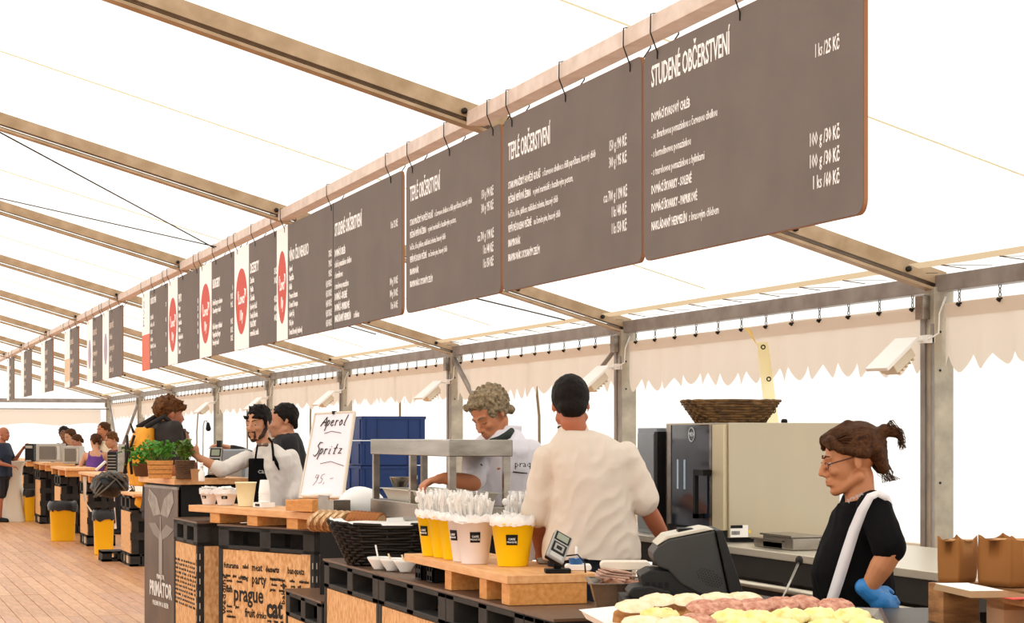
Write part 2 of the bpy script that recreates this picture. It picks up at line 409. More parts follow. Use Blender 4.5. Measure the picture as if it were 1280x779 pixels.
for (ex, ey) in ((954, 434), (961, 474), (967, 514)):
    c = at(ex, ey, zs*.997); dv = (c-Vector((0, 0, CZ))).normalized(); a1 = dv.cross(Vector((0, 0, 1))).normalized()
    MB().tube([c+(a1*cos(t)+Vector((0, 0, 1))*sin(t))*.014 for t in [2*pi*i/12 for i in range(13)]], .005, 6, cap=False).build('eyelet', M_blk, ys_)
M_rope = mat('brown_rope', '8d7a5e', .8)
for (p, q, lb) in (((665, 441), (674, 520), 'between the two chefs'), ((497, 470), (500, 525), 'above the blue crates'), ((386, 480), (388, 520), 'behind the barman'), ((306, 488), (309, 520), 'left of the barman'), ((245, 492), (246, 540), 'right of the backpack wearer'), ((196, 498), (197, 520), 'behind the backpack wearer')):
    Y = Yof(p[0], XO-.1); z = zat(XO-.1, Y)
    tag(MB().tube([at(p[0], p[1], z), at(p[0]+3, p[1]+18, z), at(q[0], q[1], z), at(q[0]+1, q[1]+170, z)], .014, 6).build('wall_rope', M_rope), 'brown lacing rope down the white tent wall %s' % lb, 'rope')
# ground bars of the side wall
tag(MB().box((XO-.1, FY[1], .83), (XO-.02, FY[2], .9)).box((XO-.1, FY[0], .83), (XO-.02, FY[1], .9)).build('wall_bar', mat('cream_bar', 'efe9d8', .5)), 'cream horizontal bar along the lower tent wall behind the woman', 'bar', kind='structure')
# floodlights
for n in range(1, 8):
    y = FY[n]
    f = thing('floodlight', 'white floodlight clamped to the %s tent post from the sandwich counter' % ordn[n], 'floodlight', (D-.12, y-.02, CZ+HE-.30), 0, 'floodlights on the tent posts')
    Mx = Matrix.Translation((-.17, .05, -.09))@Euler((R(0), R(-38), R(12))).to_matrix().to_4x4()
    MB().box((-.16, -.10, -.012), (.16, .10, .012), Mx).build('lamp_face', M_wplas, f, bevel=.004)
    MB().box((-.09, -.075, -.085), (.10, .075, -.012), Mx).build('housing', mat('cream_housing', 'ded3bd', .5), f, bevel=.006)
    hf = MB()
    for q in range(5): hf.box((-.07+.035*q, -.07, -.105), (-.062+.035*q, .07, -.085), Mx)
    hf.build('cooling_fin', mat('cream_housing', 'ded3bd', .5), f)
    MB().tube([(-.1, .03, -.04), (-.02, .02, .0), (.06, .0, .0)], .012, 6).box((.02, -.05, -.02), (.075, .05, .03)).build('clamp', M_wplas, f)
    MB().tube([(.02, -.06, 0), (.09, -.07, .04), (.1, -.06, .16), (.14, -.07, .27)], .006, 6).build('cable', M_wplas, f)
# ================================================================ MENU BOARDS
XB = DR-.02; ZT = 3.305; ZB = Zof(327, XB, Yof(805, XB))
H_ = ZT-ZB
def rrect(x0, x1, z0, z1, r, n=5):
    p = []
    for cx, cz, a0 in ((x1-r, z1-r, 0), (x0+r, z1-r, 90), (x0+r, z0+r, 180), (x1-r, z0+r, 270)):
        for k in range(n+1): a = R(a0+90*k/n); p.append((cx+r*cos(a), cz+r*sin(a)))
    return p
def board(pl, pr, label, kind, strip=0, rows=None):
    ya, yb = Yof(pl, XB), Yof(pr, XB); W = ya-yb
    b = thing('menu_board', label, 'menu board', (XB, ya, ZB), -pi/2)
    # local: x along the board to the reader's right, -y towards the reader
    MB().prism(rrect(0, W, 0, H_, .05), 0, .016).build('panel', M_edge, b)
    g0 = strip
    MB().prism(rrect(0.002, W-.002, 0.002, H_-.002, .05), -.002, .0).build('grey_face', M_board, b)
    if strip:
        MB().box((0.0, -.0035, 0.0), (strip, -.002, H_)).build('white_strip', M_white, b)
    s = 1.0
    if kind == 'stud' or kind == 'teple':
        if kind == 'stud':
            head = 'STUDENÉ OBČERSTVENÍ'
            rws = [('DOMÁCÍ KVASOVÝ CHLÉB', '', 863), ('', '- se škvarkovou pomazánkou s červenou cibulkou', 815, 815, 897), ('', '- s hermelínovou pomazánkou', 815, 815, 864), ('', '- s tvarohovou pomazánkou s bylinkami', 815, 815, 881),
                   ('DOMÁCÍ ŠKVARKY - SOLENÉ', '', 865), ('DOMÁCÍ ŠKVARKY - PAPRIKOVÉ', '', 872), ('NAKLÁDANÝ HERMELÍN', 's kvasovým chlebem', 859, 862, 899)]
            P0 = 805; hp = (815, 913); hz = .765; bp = (1033, 1050); prices = {0: ('1 ks / ', '25 Kč', 1019), 4: ('100 g / ', '30 Kč', 1012), 5: ('100 g / ', '30 Kč', 1012), 6: ('1 ks / ', '60 Kč', 1016)}
            z1 = .612; dz = .0805
        else:
            head = 'TEPLÉ OBČERSTVENÍ'
            rws = [('STAROPRAŽSKÝ HOVĚZÍ GULÁŠ', 's červenou cibulkou a chilli papričkami, kvasový chléb', 676, 679, 745), ('PEČENÁ VEPŘOVÁ ŽEBRA', 'v pivní marinádě s bazalkovým pestem,', 664, 667, 717), ('', 'hořčice, křen, jablkem, nakládaná zelenina, kvasový chléb', 636, 636, 698),
                   ('VEPŘOVÉ KOLENO PEČENÉ', 'na černém pivu, kvasový chléb', 665, 668, 701), ('BRAMBORÁK', '', 651), ('BRAMBORÁK S KYSANÝM ZELÍM', '', 675)]
            P0 = 629; hp = (636, 688.5); hz = .705; bp = (773, 784)
            prices = {0: ('150 g / ', '90 Kč', 762), 1: ('300 g / ', '95 Kč', 762), 3: ('cca 700 g / ', '190 Kč', 755), 4: ('1 ks / ', '40 Kč', 765), 5: ('1 ks / ', '50 Kč', 765)}
            z1 = .55; dz = .078
        m = lambda p: Yof(P0, XB)-Yof(p, XB)
        text(head, .133, M_white, b, (m(hp[0]), -.003, hz), bold=.0018, fit=m(hp[1])-m(hp[0]), name='heading')
        for i, rw in enumerate(rws):
            z = z1-dz*i
            if rw[0]: text(rw[0], .054, M_white, b, (m(hp[0]), -.003, z), bold=.0008, fit=m(rw[2])-m(hp[0]))
            if rw[1]: text(rw[1], .052, M_white, b, (m(rw[3]), -.003, z), fit=m(rw[4])-m(rw[3]))
        for i, (a_, c_, pa) in prices.items():
            z = z1-dz*i
            text(c_, .072, M_white, b, (m(bp[0]), -.003, z), bold=.001, fit=m(bp[1])-m(bp[0]), name='price')
            text(a_, .072, M_white, b, (m(pa), -.003, z), fit=m(bp[0])-m(pa)-.012, name='price')
    elif kind == 'list':
        hd, items = rows; hx = strip+.06
        text(hd, .12, M_white, b, (hx, -.003, H_-.27), sx=.75, bold=.004, name='heading')
        for i, (a_, p_) in enumerate(items):
            z = H_-.36-i*.078
            if z < .04: break
            if a_: text(a_, .072, M_white, b, (hx, -.003, z), sx=.68, bold=.0022)
            if p_: text(p_, .072, M_white, b, (W-.06, -.003, z), sx=.6, align='RIGHT', bold=.002, name='price')
    elif kind == 'double':
        W1 = ya-Yof(417, XB); hx = strip+.06
        MB().box((W1-.004, -.004, 0), (W1+.004, -.002, H_)).build('joint_line', M_blk, b)
        text('VÍNO ČILI NEALKO', .12, M_white, b, (hx, -.003, H_-.30), bold=.003, fit=Yof(371, XB)-Yof(396, XB), name='heading')
        for i, (a_, p_) in enumerate([('Aperol', '75 Kč'), ('Samplička', '79 Kč'), ('Bellini', '95 Kč'), ('Prosecco frizzante', '0,1l / 45 Kč'), ('Korunní / Bonaqua', '0,5l / 35 Kč'), ('Ledový čaj', '0,4l / 45 Kč'), ('Malé pivo', '0,3l / 35 Kč'), ('Domácí limonády (malinová)', '0,5l / 45 Kč')]):
            z = H_-.385-i*.073
            text(a_, .066, M_white, b, (hx, -.003, z), sx=.62, bold=.0018)
            text(p_, .066, M_white, b, (W1-.05, -.003, z), sx=.56, align='RIGHT', bold=.0018, name='price')
        hx = W1+.05
        text('STUDENÉ OBČERSTVENÍ', .13, M_white, b, (hx, -.003, H_-.25), bold=.003, fit=Yof(421, XB)-Yof(455, XB), name='heading')
        for i, (bo, li) in enumerate([('DOMÁCÍ CHLÉB', ''), ('', 's kuřecí pomazánkou s cibulkou'), ('', 's hermelínovou'), ('', 's tvarohovou pomazánkou'), ('DOMÁCÍ - SOLENÉ', ''), ('DOMÁCÍ - PAPRIKOVÉ', ''), ('NAKLÁDANÝ HERMELÍN', 's chlebem')]):
            z = H_-.40-i*.08
            if bo: text(bo, .07, M_white, b, (hx, -.003, z), sx=.62, bold=.0025)
            if li: text(li, .066, M_white, b, (hx+(.56 if bo else 0), -.003, z), sx=.58, bold=.001)
        for z, s_ in ((H_-.35, '1 ks / 25 Kč'), (H_-.72, '100 g / 30 Kč'), (H_-.80, '100 g / 30 Kč'), (H_-.88, '1 ks / 60 Kč')):
            text(s_, .065, M_white, b, (W-.1, -.003, z), sx=.55, align='RIGHT', bold=.0008, name='price')
    if strip and kind != 'redlow':
        cx, cz, r = strip*.5, H_*.47, strip*.40
        pts = [(cx+r*cos(t)*(1-.12*max(0, -sin(t))), cz+.30*sin(t)) for t in [2*pi*k/28 for k in range(28)]]
        MB().prism(pts, -.0052, -.0036).build('red_emblem', M_red, b)
        text('Lovci', .13, M_white, b, (cx, -.0058, cz-.02), sx=strip*.40/.16*.62, align='CENTER', bold=.004, shear=.2, name='emblem_lettering')
        text('10y', .13, M_white, b, (cx, -.0058, cz-.17), sx=strip*.40/.16*.5, align='CENTER', bold=.004, name='emblem_lettering')
        MB().prism([(cx-r*.7, cz+.02), (cx-r*.45, cz+.10), (cx-r*.6, cz+.10)], -.0058, -.0052).prism([(cx+r*.45, cz+.11), (cx+r*.75, cz+.02), (cx+r*.8, cz+.10)], -.0058, -.0052).build('emblem_notch', M_white, b)
    # black cable ties round the rail
    for x in [W*.08, W*.5, W*.93]:
        MB().tube([(x, -.004, H_-.05), (x+.005, -.006, H_-.02), (x+.02, -.045, ZR+.01-ZB), (x+.03, -.048, ZR+.09-ZB), (x+.04, .0, ZR+.1-ZB), (x+.04, .085, ZR+.1-ZB), (x+.03, .085, ZR+.01-ZB), (x, .018, H_-.05), (x, -.004, H_-.05)], .0035, 5, cap=False).build('cable_tie', M_blk, b)
    return b, W
board(805, 1080, 'grey menu board headed STUDENE OBCERSTVENI, closest and largest of all', 'stud')
board(629, 803, 'grey menu board TEPLE OBCERSTVENI touching the largest cold-food board', 'teple')
board(508, 626.5, 'grey menu board TEPLE OBCERSTVENI hanging above the grey-haired chef', 'teple')
board(346.5, 503, 'double grey menu board with drinks list, white strip and red emblem', 'double', strip=.42)
LST = ('DEZERTY', [('Zmrzlina', '35 Kč'), ('Vanilka', '30 Kč'), ('Čokoláda', ''), ('Jahodový koláč', '45 Kč'), ('Domácí bábovka', '40 Kč'), ('PALAČINKY', '60 Kč'), ('marmeláda, nutella', ''), ('Štrúdl', '65 Kč'), ('horké maliny', '')])
LST2 = ('BURGERY', [('', '0'), ('Hovězí burger se slaninou', '95 Kč'), ('Cheeseburger domácí', '99 Kč'), ('', ''), ('Kuřecí burger s bylinkami', '90 Kč'), ('Vegetariánský burger', '85 Kč'), ('Hranolky domácí', '35 Kč'), ('Tatarka, kečup', '10 Kč')])
LST3 = ('PIVO', [('Pilsner', '45'), ('Desítka', '35'), ('Dvanáctka', '45'), ('Nefiltr', '40'), ('Nealkoholické', '38'), ('Tmavé', ''), ('Řezané', '40'), ('Cider', '55'), ('Limonáda', '35')])
LST4 = ('OBČERSTVENÍ', [('', '75'), ('KLOBÁSA', ''), ('hořčice, chléb', '85'), ('STEAK', ''), ('z kotlety', '79'), ('HRANOLKY malé', ''), ('SÝR', '75'), ('tatarka', '')])
board(293.5, 348.5, 'menu board headed DEZERTY with white emblem strip on its side', 'list', .68, LST)
board(250, 293, 'menu board of burgers with white emblem strip, above the barman', 'list', .68, LST2)
board(210.5, 249.5, 'menu board listing beers with narrow white emblem strip', 'list', .66, LST3)
b5, W5 = board(178, 210, 'menu board whose side strip is white above and orange below', 'redlow', .62)
MB().box((0, -.005, 0), (.62, -.0036, H_*.46)).build('orange_strip', mat('orange_print', 'dd6f55', .6), b5)
text('Pivo', .16, mat('blue_print', '8f8ab5', .6), b5, (.2, -.0045, H_*.56), rot=(pi/2, -pi/2, 0), sx=1.2, name='emblem_lettering')
text('OBČERSTVENÍ', .1, M_white, b5, (.68, -.003, H_-.16), sx=.7, bold=.002, name='heading')
for i, (a_, p_) in enumerate(LST4[1]):
    if a_: text(a_, .07, M_white, b5, (.68, -.003, H_-.26-i*.085), sx=.8, bold=.001)
    if p_: text(p_, .07, M_white, b5, (W5-.1, -.003, H_-.26-i*.085), sx=.8, bold=.001, align='RIGHT', name='price')
M_lil = mat('lilac_print', 'b4a3bd', .6)
far = [(128.5, 153, 'sixth from the far end, violet emblem on white strip', .7, M_lil), (109, 129, 'with plain white strip beside the violet emblem board', .7, M_lil), (81, 98, 'with white and orange strip, fourth from the far end', .8, None),
       (51.5, 66, 'third from the far end', .75, None), (26.5, 39, 'second from the far end', .7, None), (9, 17.5, 'last of the row, at the far end', .6, None)]
for (a_, c_, lb, st, em) in far:
    bo, Wf = board(a_, c_, 'small distant menu board %s' % lb, 'none', 0)
    MB().box((0.0, -.0035, 0.0), (st, -.002, H_)).build('white_strip', M_white, bo)
    if em: MB().prism([(st/2+st*.25*cos(t), .45*H_+.22*sin(t)) for t in [2*pi*k/20 for k in range(20)]], -.005, -.0036).build('emblem', em, bo)
    if lb.startswith('with white and orange'): MB().box((0, -.005, .1), (st*.95, -.0036, H_*.5)).build('orange_strip', mat('pale_orange', 'f0c3a0', .6), bo)
    for i in range(5):
        text(('SENDVIČE', 'klobása', 'grilovaný sýr', 'MASO', 'chléb a sýr')[i], .11, mat('faded_print', 'd8c8bd', .6), bo, (st+.06, -.003, H_-.25-i*.15), sx=.9, bold=.002)
# ends p1
# ================================================================ COUNTERS
M_felt = mat('dark_worktop', '5a5049', .45, .3, .2, 5)
M_slot = mat('slot_light', 'c8c0b4', .6)
M_ink = mat('black_ink', '211c18', .7)
WORDS = [('futurama', .055), ('salad', .045), ('meat', .062), ('desserts', .052), ('banquets', .055), ('cooking', .035), ('party', .085), ('fish', .06), ('prague', .125), ('catering', .15), ('fruit', .065), ('drinks', .05)]
def word_cloud(par, x0, z0, L, hgt, y, seed=1, big=True, sxx=.8):
    "flat print: rows of catering words round a few large ones"
    k = L/1.0; v = hgt/.42
    def T(b, s, x, z, rot=False, bo=.001):
        o = text(b, s*v, M_ink, par, (x0+x*k, y, z0+z*v), sx=sxx*k/v if not rot else 1, bold=bo, name='word_print')
        if rot: o.rotation_euler = (pi/2, -pi/2, 0); o.scale = (1, sxx*k/v, 1)
    if big:
        T('futurama', .06, .02, .36); T('salad', .045, .24, .365); T('meat', .075, .35, .355); T('desserts', .058, .51, .355, bo=.002); T('banquets', .065, .76, .355)
        T('party', .10, .35, .265, bo=.002); T('cooking', .045, .19, .285); T('prague', .16, .135, .135, bo=.003); T('cat', .19, .52, .045, bo=.006); T('ering', .19, .74, .045, bo=.006)
        T('fish', .07, .045, .19, bo=.002); T('fruit', .085, .27, .03, bo=.002); T('drinks', .06, .40, .03); T('impressive', .035, .56, .30); T('wedding', .085, .04, .03, True); T('baker', .07, .73, .14, True)
    ws = 'grill buffet wine coffee service garden soup celebration menu kitchen bread chef event cheese summer team glass gala'.split(); rnd = random.Random(seed)
    occ = [(.33, .335), (.26, .335)] if big else []
    for r in range(11):
        z = .01+.036*r; x = .05 if big else .0
        while x < .93:
            wd = rnd.choice(ws); wl = len(wd)*.0155
            bad = big and ((.13 < x+wl and x < .52 and .10 < z < .24) or (.51 < x+wl and .02 < z < .20) or (.34 < x+wl and x < .56 and z > .22) or (z > .33) or (x+wl > .26 and x < .52 and z < .09) or (x < .14 and .17 < z < .25))
            if bad: x += .03; continue
            T(wd, .03, x, z); x += wl+.012
def deck(b, L, Dp, z0, z1, nb=3, board=.028):
    "one plastic pallet: deck, blocks, runners"
    b.box((0, 0, z1-board), (L, Dp, z1)).box((0, 0, z0), (L, .1, z0+board)).box((0, Dp-.1, z0), (L, Dp, z0+board))
    for i in range(nb):
        w_ = .12; x = (L-w_)*i/(nb-1)
        for y in (0, Dp/2-.06, Dp-.12): b.box((x, y, z0+.001), (x+w_, y+.12, z1-.001))
        b.box((x+.01, 0, z0), (x+w_-.01, Dp, z0+board*.8))
def unit(label, loc, rz, L, Dp, Zt, rim=.165, seed=1, cloud=None, slots=True, sheet_=True, group='pallet bar counters with chipboard fronts', feet=False, name='bar_counter'):
    u = thing(name, label, 'counter', loc, rz, group)
    if sheet_: MB().box((-.006, -.006, Zt-.012), (L+.006, Dp, Zt)).build('top_sheet', mat('top_sheet', '6e5340', .45, 0, .2, 5), u)
    b = MB(); deck(b, L, Dp, Zt-rim, Zt-.013); b.build('pallet_rim', M_pal, u, bevel=.005)
    MB().box((.045, .006, .14 if feet else .02), (L-.045, .022, Zt-rim-.004)).build('chipboard_front', M_osb, u)
    MB().box((L-.022, .05, .02), (L-.006, Dp-.05, Zt-rim-.004)).build('chipboard_end', M_osb, u)
    for x, y in ((0, 0), (L-.045, 0), (0, Dp-.045), (L-.045, Dp-.045)):
        p = MB().box((x, y, 0), (x+.045, y+.045, Zt-rim)).build('corner_post', M_pal, u, bevel=.004)
    if slots:
        s_ = MB(); z = .06
        while z < Zt-rim-.08:
            s_.box((L-.02, -.0015, z), (L-.013, .001, z+.04)); s_.box((L-.001, .015, z), (L+.0015, .022, z+.04)); z += .085
        tag(s_.build('slot_row', M_slot, u), kind='stuff')
    MB().box((0, .06, 0), (L, Dp-.05, .02)).build('base_board', M_pal, u)
    if cloud == 'big': word_cloud(u, .04, .36, L-.1, .40, .004, seed)
    elif cloud == 'small': word_cloud(u, .05, .38, L-.1, .36, .004, seed, False, .8)
    return u
def bartop(label, loc, rz, L, Dp, Z0, Zt, blocks=3, th=.037, group='wooden bar tops on blocks', bx=.06):
    t = thing('serving_counter_board', label, 'counter board', loc, rz, group)
    MB().box((0, 0, Zt-Z0-th), (L, Dp, Zt-Z0)).build('board', M_wood, t, bevel=.003)
    for i in range(blocks):
        x = bx+(L-2*bx-.14)*i/max(blocks-1, 1)
        MB().box((x, .012, 0.001), (x+.14, Dp-.03, Zt-Z0-th-.001)).build('support_block', M_woodo, t, bevel=.002)
    return t
XN = 2.6
yb = [Yof(p, XN) for p in (405, 473, 557, 655)]; yb.append(yb[-1]-1.2)
nl = ['standing under the bread basket', 'standing under the three white bowls', 'standing under the yellow buckets', 'running out of the picture beside the sandwiches']
for i in range(4):
    unit('pallet counter with chipboard front %s' % nl[i], (XN, yb[i]-.004, 0), -pi/2, yb[i]-yb[i+1]-.008 if i < 3 else .36, .70 if i < 2 else .42, .88, seed=i, slots=False)
# wooden bar top carrying buckets and card terminal
ytop, yend = Yof(505, XN), Yof(634, XN)
t = thing('serving_counter_board', 'wooden bar top on blocks carrying the tall yellow and white buckets', 'counter board', (XN, ytop, .882), -pi/2, 'wooden bar tops on blocks')
Lb = ytop-yend
MB().box((0, 0, .09), (Lb, .42, .127)).build('board', M_wood, t, bevel=.003)
for px_ in (553, 596, 645):
    x = ytop-Yof(px_, XN+.0)
    MB().box((min(x, Lb-.11), .012, .0), (min(x+.10, Lb-.005), .36, .0895)).build('support_block', M_woodo, t, bevel=.002)
# lower crate in front of the printed panel
unit('low pallet counter section in front of the word-printed chipboard', (XN, Yof(357, XN), 0), -pi/2, Yof(357, XN)-Yof(402.5, XN)-.01, .22, .625, slots=False, seed=9)
# printed counter B, turned
def oblique(pl, zl, pr, zr):
    a = at(pl, YH, zl); b = at(pr, YH, zr); d = b-a
    return (a.x, a.y, 0), math.atan2(d.y, d.x), d.length
loc, rz, L = oblique(273, 13.0, 393, 12.25)
unit('pallet counter with chipboard printed with words prague, party, fish', loc, rz, L, .45, .995, cloud='big', seed=3)
locB, rzB, LB = oblique(235.6, 13.4, 400, 11.95)
tB = bartop('wooden bar top in front of the barman with bow tie', (locB[0], locB[1], .997), rzB, LB, .42, .997, 1.11, 3, .045, bx=.30)
# counter A, corner towards the camera
locA, rzA, LA = oblique(217, 13.95, 246.5, 13.2)
unit('pallet counter with small brown print beside the beer banner', locA, rzA, LA, .28, 1.0, cloud='small', seed=8)
# banner counter
locC, rzC, LC = oblique(180, 14.9, 222, 14.05)
c = thing('bar_counter', 'dark bar counter with planters on its top behind the beer banner', 'counter', locC, rzC, 'pallet bar counters with chipboard fronts')
MB().box((.02, .03, 0), (LC-.02, .48, 1.232)).build('body', M_dark, c)
MB().prism([(-.06, 0), (LC+.02, 0), (LC+.02, .043), (-.06, .043)], -.03, .6, Matrix.Translation((0, 0, 1.233))).build('top_board', M_wood, c, bevel=.003)
MB().box((LC-.03, .03, 0), (LC-.01, .48, 1.23)).build('end_panel', mat('black_cloth', '191817', .9), c)
# beer banner
bn_ = thing('banner', 'tall brown beer banner with white hop leaves and bottle print', 'banner', locC, rzC)
MB().box((.0, .004, .05), (LC-.01, .010, 1.20)).build('banner_sheet', mat('banner_print', '5d4634', .4, 0, .45, 4, 0, 60, '3b2a1f', (1, 1, .6)), bn_)
MB().box((-.01, -.05, 0.0), (LC, .022, .05)).build('foot_case', M_alug, bn_)
MB().box((0, .0, 1.195), (LC-.01, .014, 1.215)).build('top_rail', M_alug, bn_)
M_leaf = mat('banner_leaf_print', 'a8a19a', .5, 0, .3, 12, 0, 60, '7d746c'); M_bw = mat('banner_white', 'e6e2dc', .5)
mid = LC*.5
MB().prism([(mid, 1.0), (mid-.10, 1.12), (mid-.32, 1.19), (mid-.36, 1.1), (mid-.2, .98)], .0015, .0035).prism([(mid, 1.0), (mid+.2, .98), (mid+.36, 1.1), (mid+.32, 1.19), (mid+.1, 1.12)], .0015, .0035).build('hop_leaf_print', M_leaf, bn_)
MB().prism([(mid, .86), (mid-.14, .93), (mid-.34, .92), (mid-.2, .84), (mid, .80), (mid+.2, .84), (mid+.36, .90), (mid+.16, .93)], .0018, .0035).build('hop_leaf_print', mat('banner_leaf_dim', '837a72', .5), bn_)
MB().prism([(mid-.012, .98), (mid+.012, .98), (mid+.014, .86), (mid+.045, .82), (mid+.045, .55), (mid-.045, .55), (mid-.045, .82), (mid-.014, .86)], .0008, .003).build('bottle_print', mat('banner_bottle', '938c84', .4), bn_)
text('PRIMÁTOR', .05, M_bw, bn_, (mid, .001, .51), sx=.9, align='CENTER', bold=.001)
text('PRIMÁTOR', .15, M_bw, bn_, (mid, .001, .38), sx=.85, align='CENTER', bold=.005)
text('PREMIUM & BEER', .05, M_bw, bn_, (mid, .001, .305), sx=1.2, align='CENTER', bold=.001)
# ---------------------------------------------------------------- far counters
XF_ = 3.2
def far_unit(label, p0, p1, wide, Zt, topL=None, blocks=True, seed=0):
    y0, y1 = Yof(p0, XF_), Yof(p1, XF_)
    u = thing('bar_counter', label, 'counter', (XF_, y0, 0), -pi/2, 'pallet bar counters with chipboard fronts')
    L = y0-y1
    MB().box((.03, 0.0, .16), (L-.02, .015, Zt-.19)).build('chipboard_front', M_osb, u)
    b = MB(); deck(b, L, wide, Zt-.17, Zt); b.build('pallet_rim', M_pal, u); b = MB(); deck(b, L, wide, 0, .15); b.build('base_pallet', M_pal, u)
    e = MB()
    for y in (0.02, wide*.5, wide-.1): e.box((L-.05, y, .15), (L, y+.08, Zt-.17))
    for z in (.32, .55): e.box((L-.03, .0, z), (L+.01, wide, z+.09))
    e.build('end_slats', M_pal, u)
    MB().box((.06, .03, .15), (L-.06, wide-.02, Zt-.17)).build('core', M_dark, u)
    MB().box((.05, .02, .02), (.14, .08, .14)).box((L*.6, .0, .02), (L*.6+.1, .08, .14)).build('foot_block', M_pale, u)
    return u, L
fu = [('with kickboard, carrying the white patterned card, next to the beer banner', 151, 163, .4, .85), ('behind the yellow bin beside the tall card stand', 100, 109, .4, .92), ('behind the widest yellow bin', 68, 75.5, .4, .94),
      ('between the two farther yellow bins', 44, 50, .4, .97), ('farthest of the row, near the man in navy', 22, 29, .4, .99)]
for i, (lb, a, b_, wd, zt) in enumerate(fu):
    far_unit('black pallet counter %s' % lb, a, b_, wd, zt, seed=i)
tops = [(151, 178, .86, .12, 'small wooden top holding the white patterned card'), (98, 128, 1.06, .92, 'wooden bar top in front of the woman in purple'), (63, 83, 1.08, .94, 'wooden bar top between two black screens'), (41, 58, 1.11, .97, 'wooden bar top below the grey microwave'), (20, 33, 1.13, .99, 'wooden bar top nearest the man in navy')]
for (a, b_, zt, dp, lb) in tops:
    ya = Yof(a, XF_-.05); L = min(2.4, (ya-Yof(b_, XF_-.05)))
    zb = .852 if zt < .9 else dp+.002
    if zt < .9: tt = bartop(lb, (XF_-.05, ya, zb), -pi/2, L*.6, .42, zb, .90, 2, .03)
    else: tt = bartop(lb, (XF_-.05, ya, zb), -pi/2, L, .5, zb, zt, 3, .04)
# yellow bins
def bin_(px, base, dpx, label, tilt=0):
    z = F*CZ/(base-YH); p = at(px, base, z); r = dpx/2/F*z; h = .55
    t = thing('waste_bin', label, 'bin', (p.x, p.y+r*.6, 0), 0, 'yellow waste bins in front of the counters')
    pr = []
    for k in range(33): pass
    b = MB(); n = 28; vs = []
    def ring(s, zz):
        o = []
        for i in range(n):
            a = 2*pi*i/n; cx = abs(cos(a))**.55*(1 if cos(a) > 0 else -1); cy = abs(sin(a))**.55*(1 if sin(a) > 0 else -1)
            o.append((r*s*cx*.98, r*s*cy*.85, zz))
        return o
    prof = [(.86, 0), (.88, .02), (.98, h-.03), (1.03, h-.025), (1.03, h), (.96, h), (.84, .03)]
    for s, zz in prof: vs += ring(s, zz)
    fs_ = [(i*n+k, i*n+(k+1)%n, (i+1)*n+(k+1)%n, (i+1)*n+k) for i in range(len(prof)-1) for k in range(n)]
    fs_.append(tuple(range(n))[::-1]); fs_.append(tuple((len(prof)-1)*n+k for k in range(n)))
    b.add(vs, fs_, True).build('bin_body', M_yel, t)
    g = MB(); vs = []; rr = random.Random(int(px))
    for j, (s, zz) in enumerate([(1.10, h-.09), (1.12, h-.03), (1.07, h+.02), (.95, h+.05), (.7, h+.0), (.3, h-.05)]):
        for (x, y, z_) in ring(s, zz): q = rr.uniform(-.014, .014); vs.append((x*(1+q*3), y*(1+q*3), z_+q*(1.6 if j == 0 else .8)))
    fs_ = [(i*n+k, i*n+(k+1)%n, (i+1)*n+(k+1)%n, (i+1)*n+k) for i in range(5) for k in range(n)]; fs_.append(tuple(5*n+k for k in range(n)))
    g.add(vs, fs_, True).build('bin_bag', M_bag, t); return t
bin_(130.5, 694, 26, 'yellow waste bin with black bag beside the kickboard counter')
bin_(79.5, 677, 33, 'widest yellow waste bin with black bag, in front of counters')
bin_(37, 652, 14, 'small far yellow waste bin near the man in navy')
# black pallets standing / lying by the bin
for (px, by, lb, zz, hh) in ((146, 702, 'black pallet lying flat at the foot of the kickboard counter', 0, .13), (141, 702, 'black box stuck out above the pallet beside the yellow bin', .36, .14)):
    z = F*CZ/(by-YH); p = at(px, by, z); b = MB(); deck(b, .5, .4, 0, hh, 3, .03)
    tag(b.build('plastic_pallet', M_pal, loc=(p.x-.18, p.y, zz)), lb, 'pallet') if zz == 0 else None
# crate with cables on top of kickboard area and black caddies
p = at(140, 640, 25.5)
cb = thing('black_bag', 'crumpled black bag with cables between bin and patterned card', 'bag', (3.32, Yof(141, 3.35), .93), 0)
b = MB(); b.ell((0, 0, 0), (.26, .22, .17), seg=18, ring=12)
b.v = [tuple(Vector(v)*(1+.25*noise.noise(Vector(v)*9))) for v in b.v]; b.build('bag_body', M_bag, cb)
b = MB()
for k in range(6):
    a = k*1.1; b.tube([Vector((.25*cos(a+t*.8), -.2+.05*sin(a*3+t), .17*sin(a*2+t*1.2))) for t in range(5)], .012, 5)
b.build('cable_loop', mat('grey_cable', '6d675f', .6), cb)
# tall card stand (white strip leaning in front of second counter)
tag(MB().add([at(103.5, 596, 27.6), at(108.5, 596, 27.6), at(107, 628, 27.3), at(116, 640, 27.0), at(113, 640, 27.0), at(104.5, 625, 27.3)], [(0, 1, 2, 5), (5, 2, 3, 4)]).build('paper_strip', mat('beige_paper', 'd9c8b2', .7)), 'beige paper ribbon hanging off the bar top by the purple woman', 'ribbon')
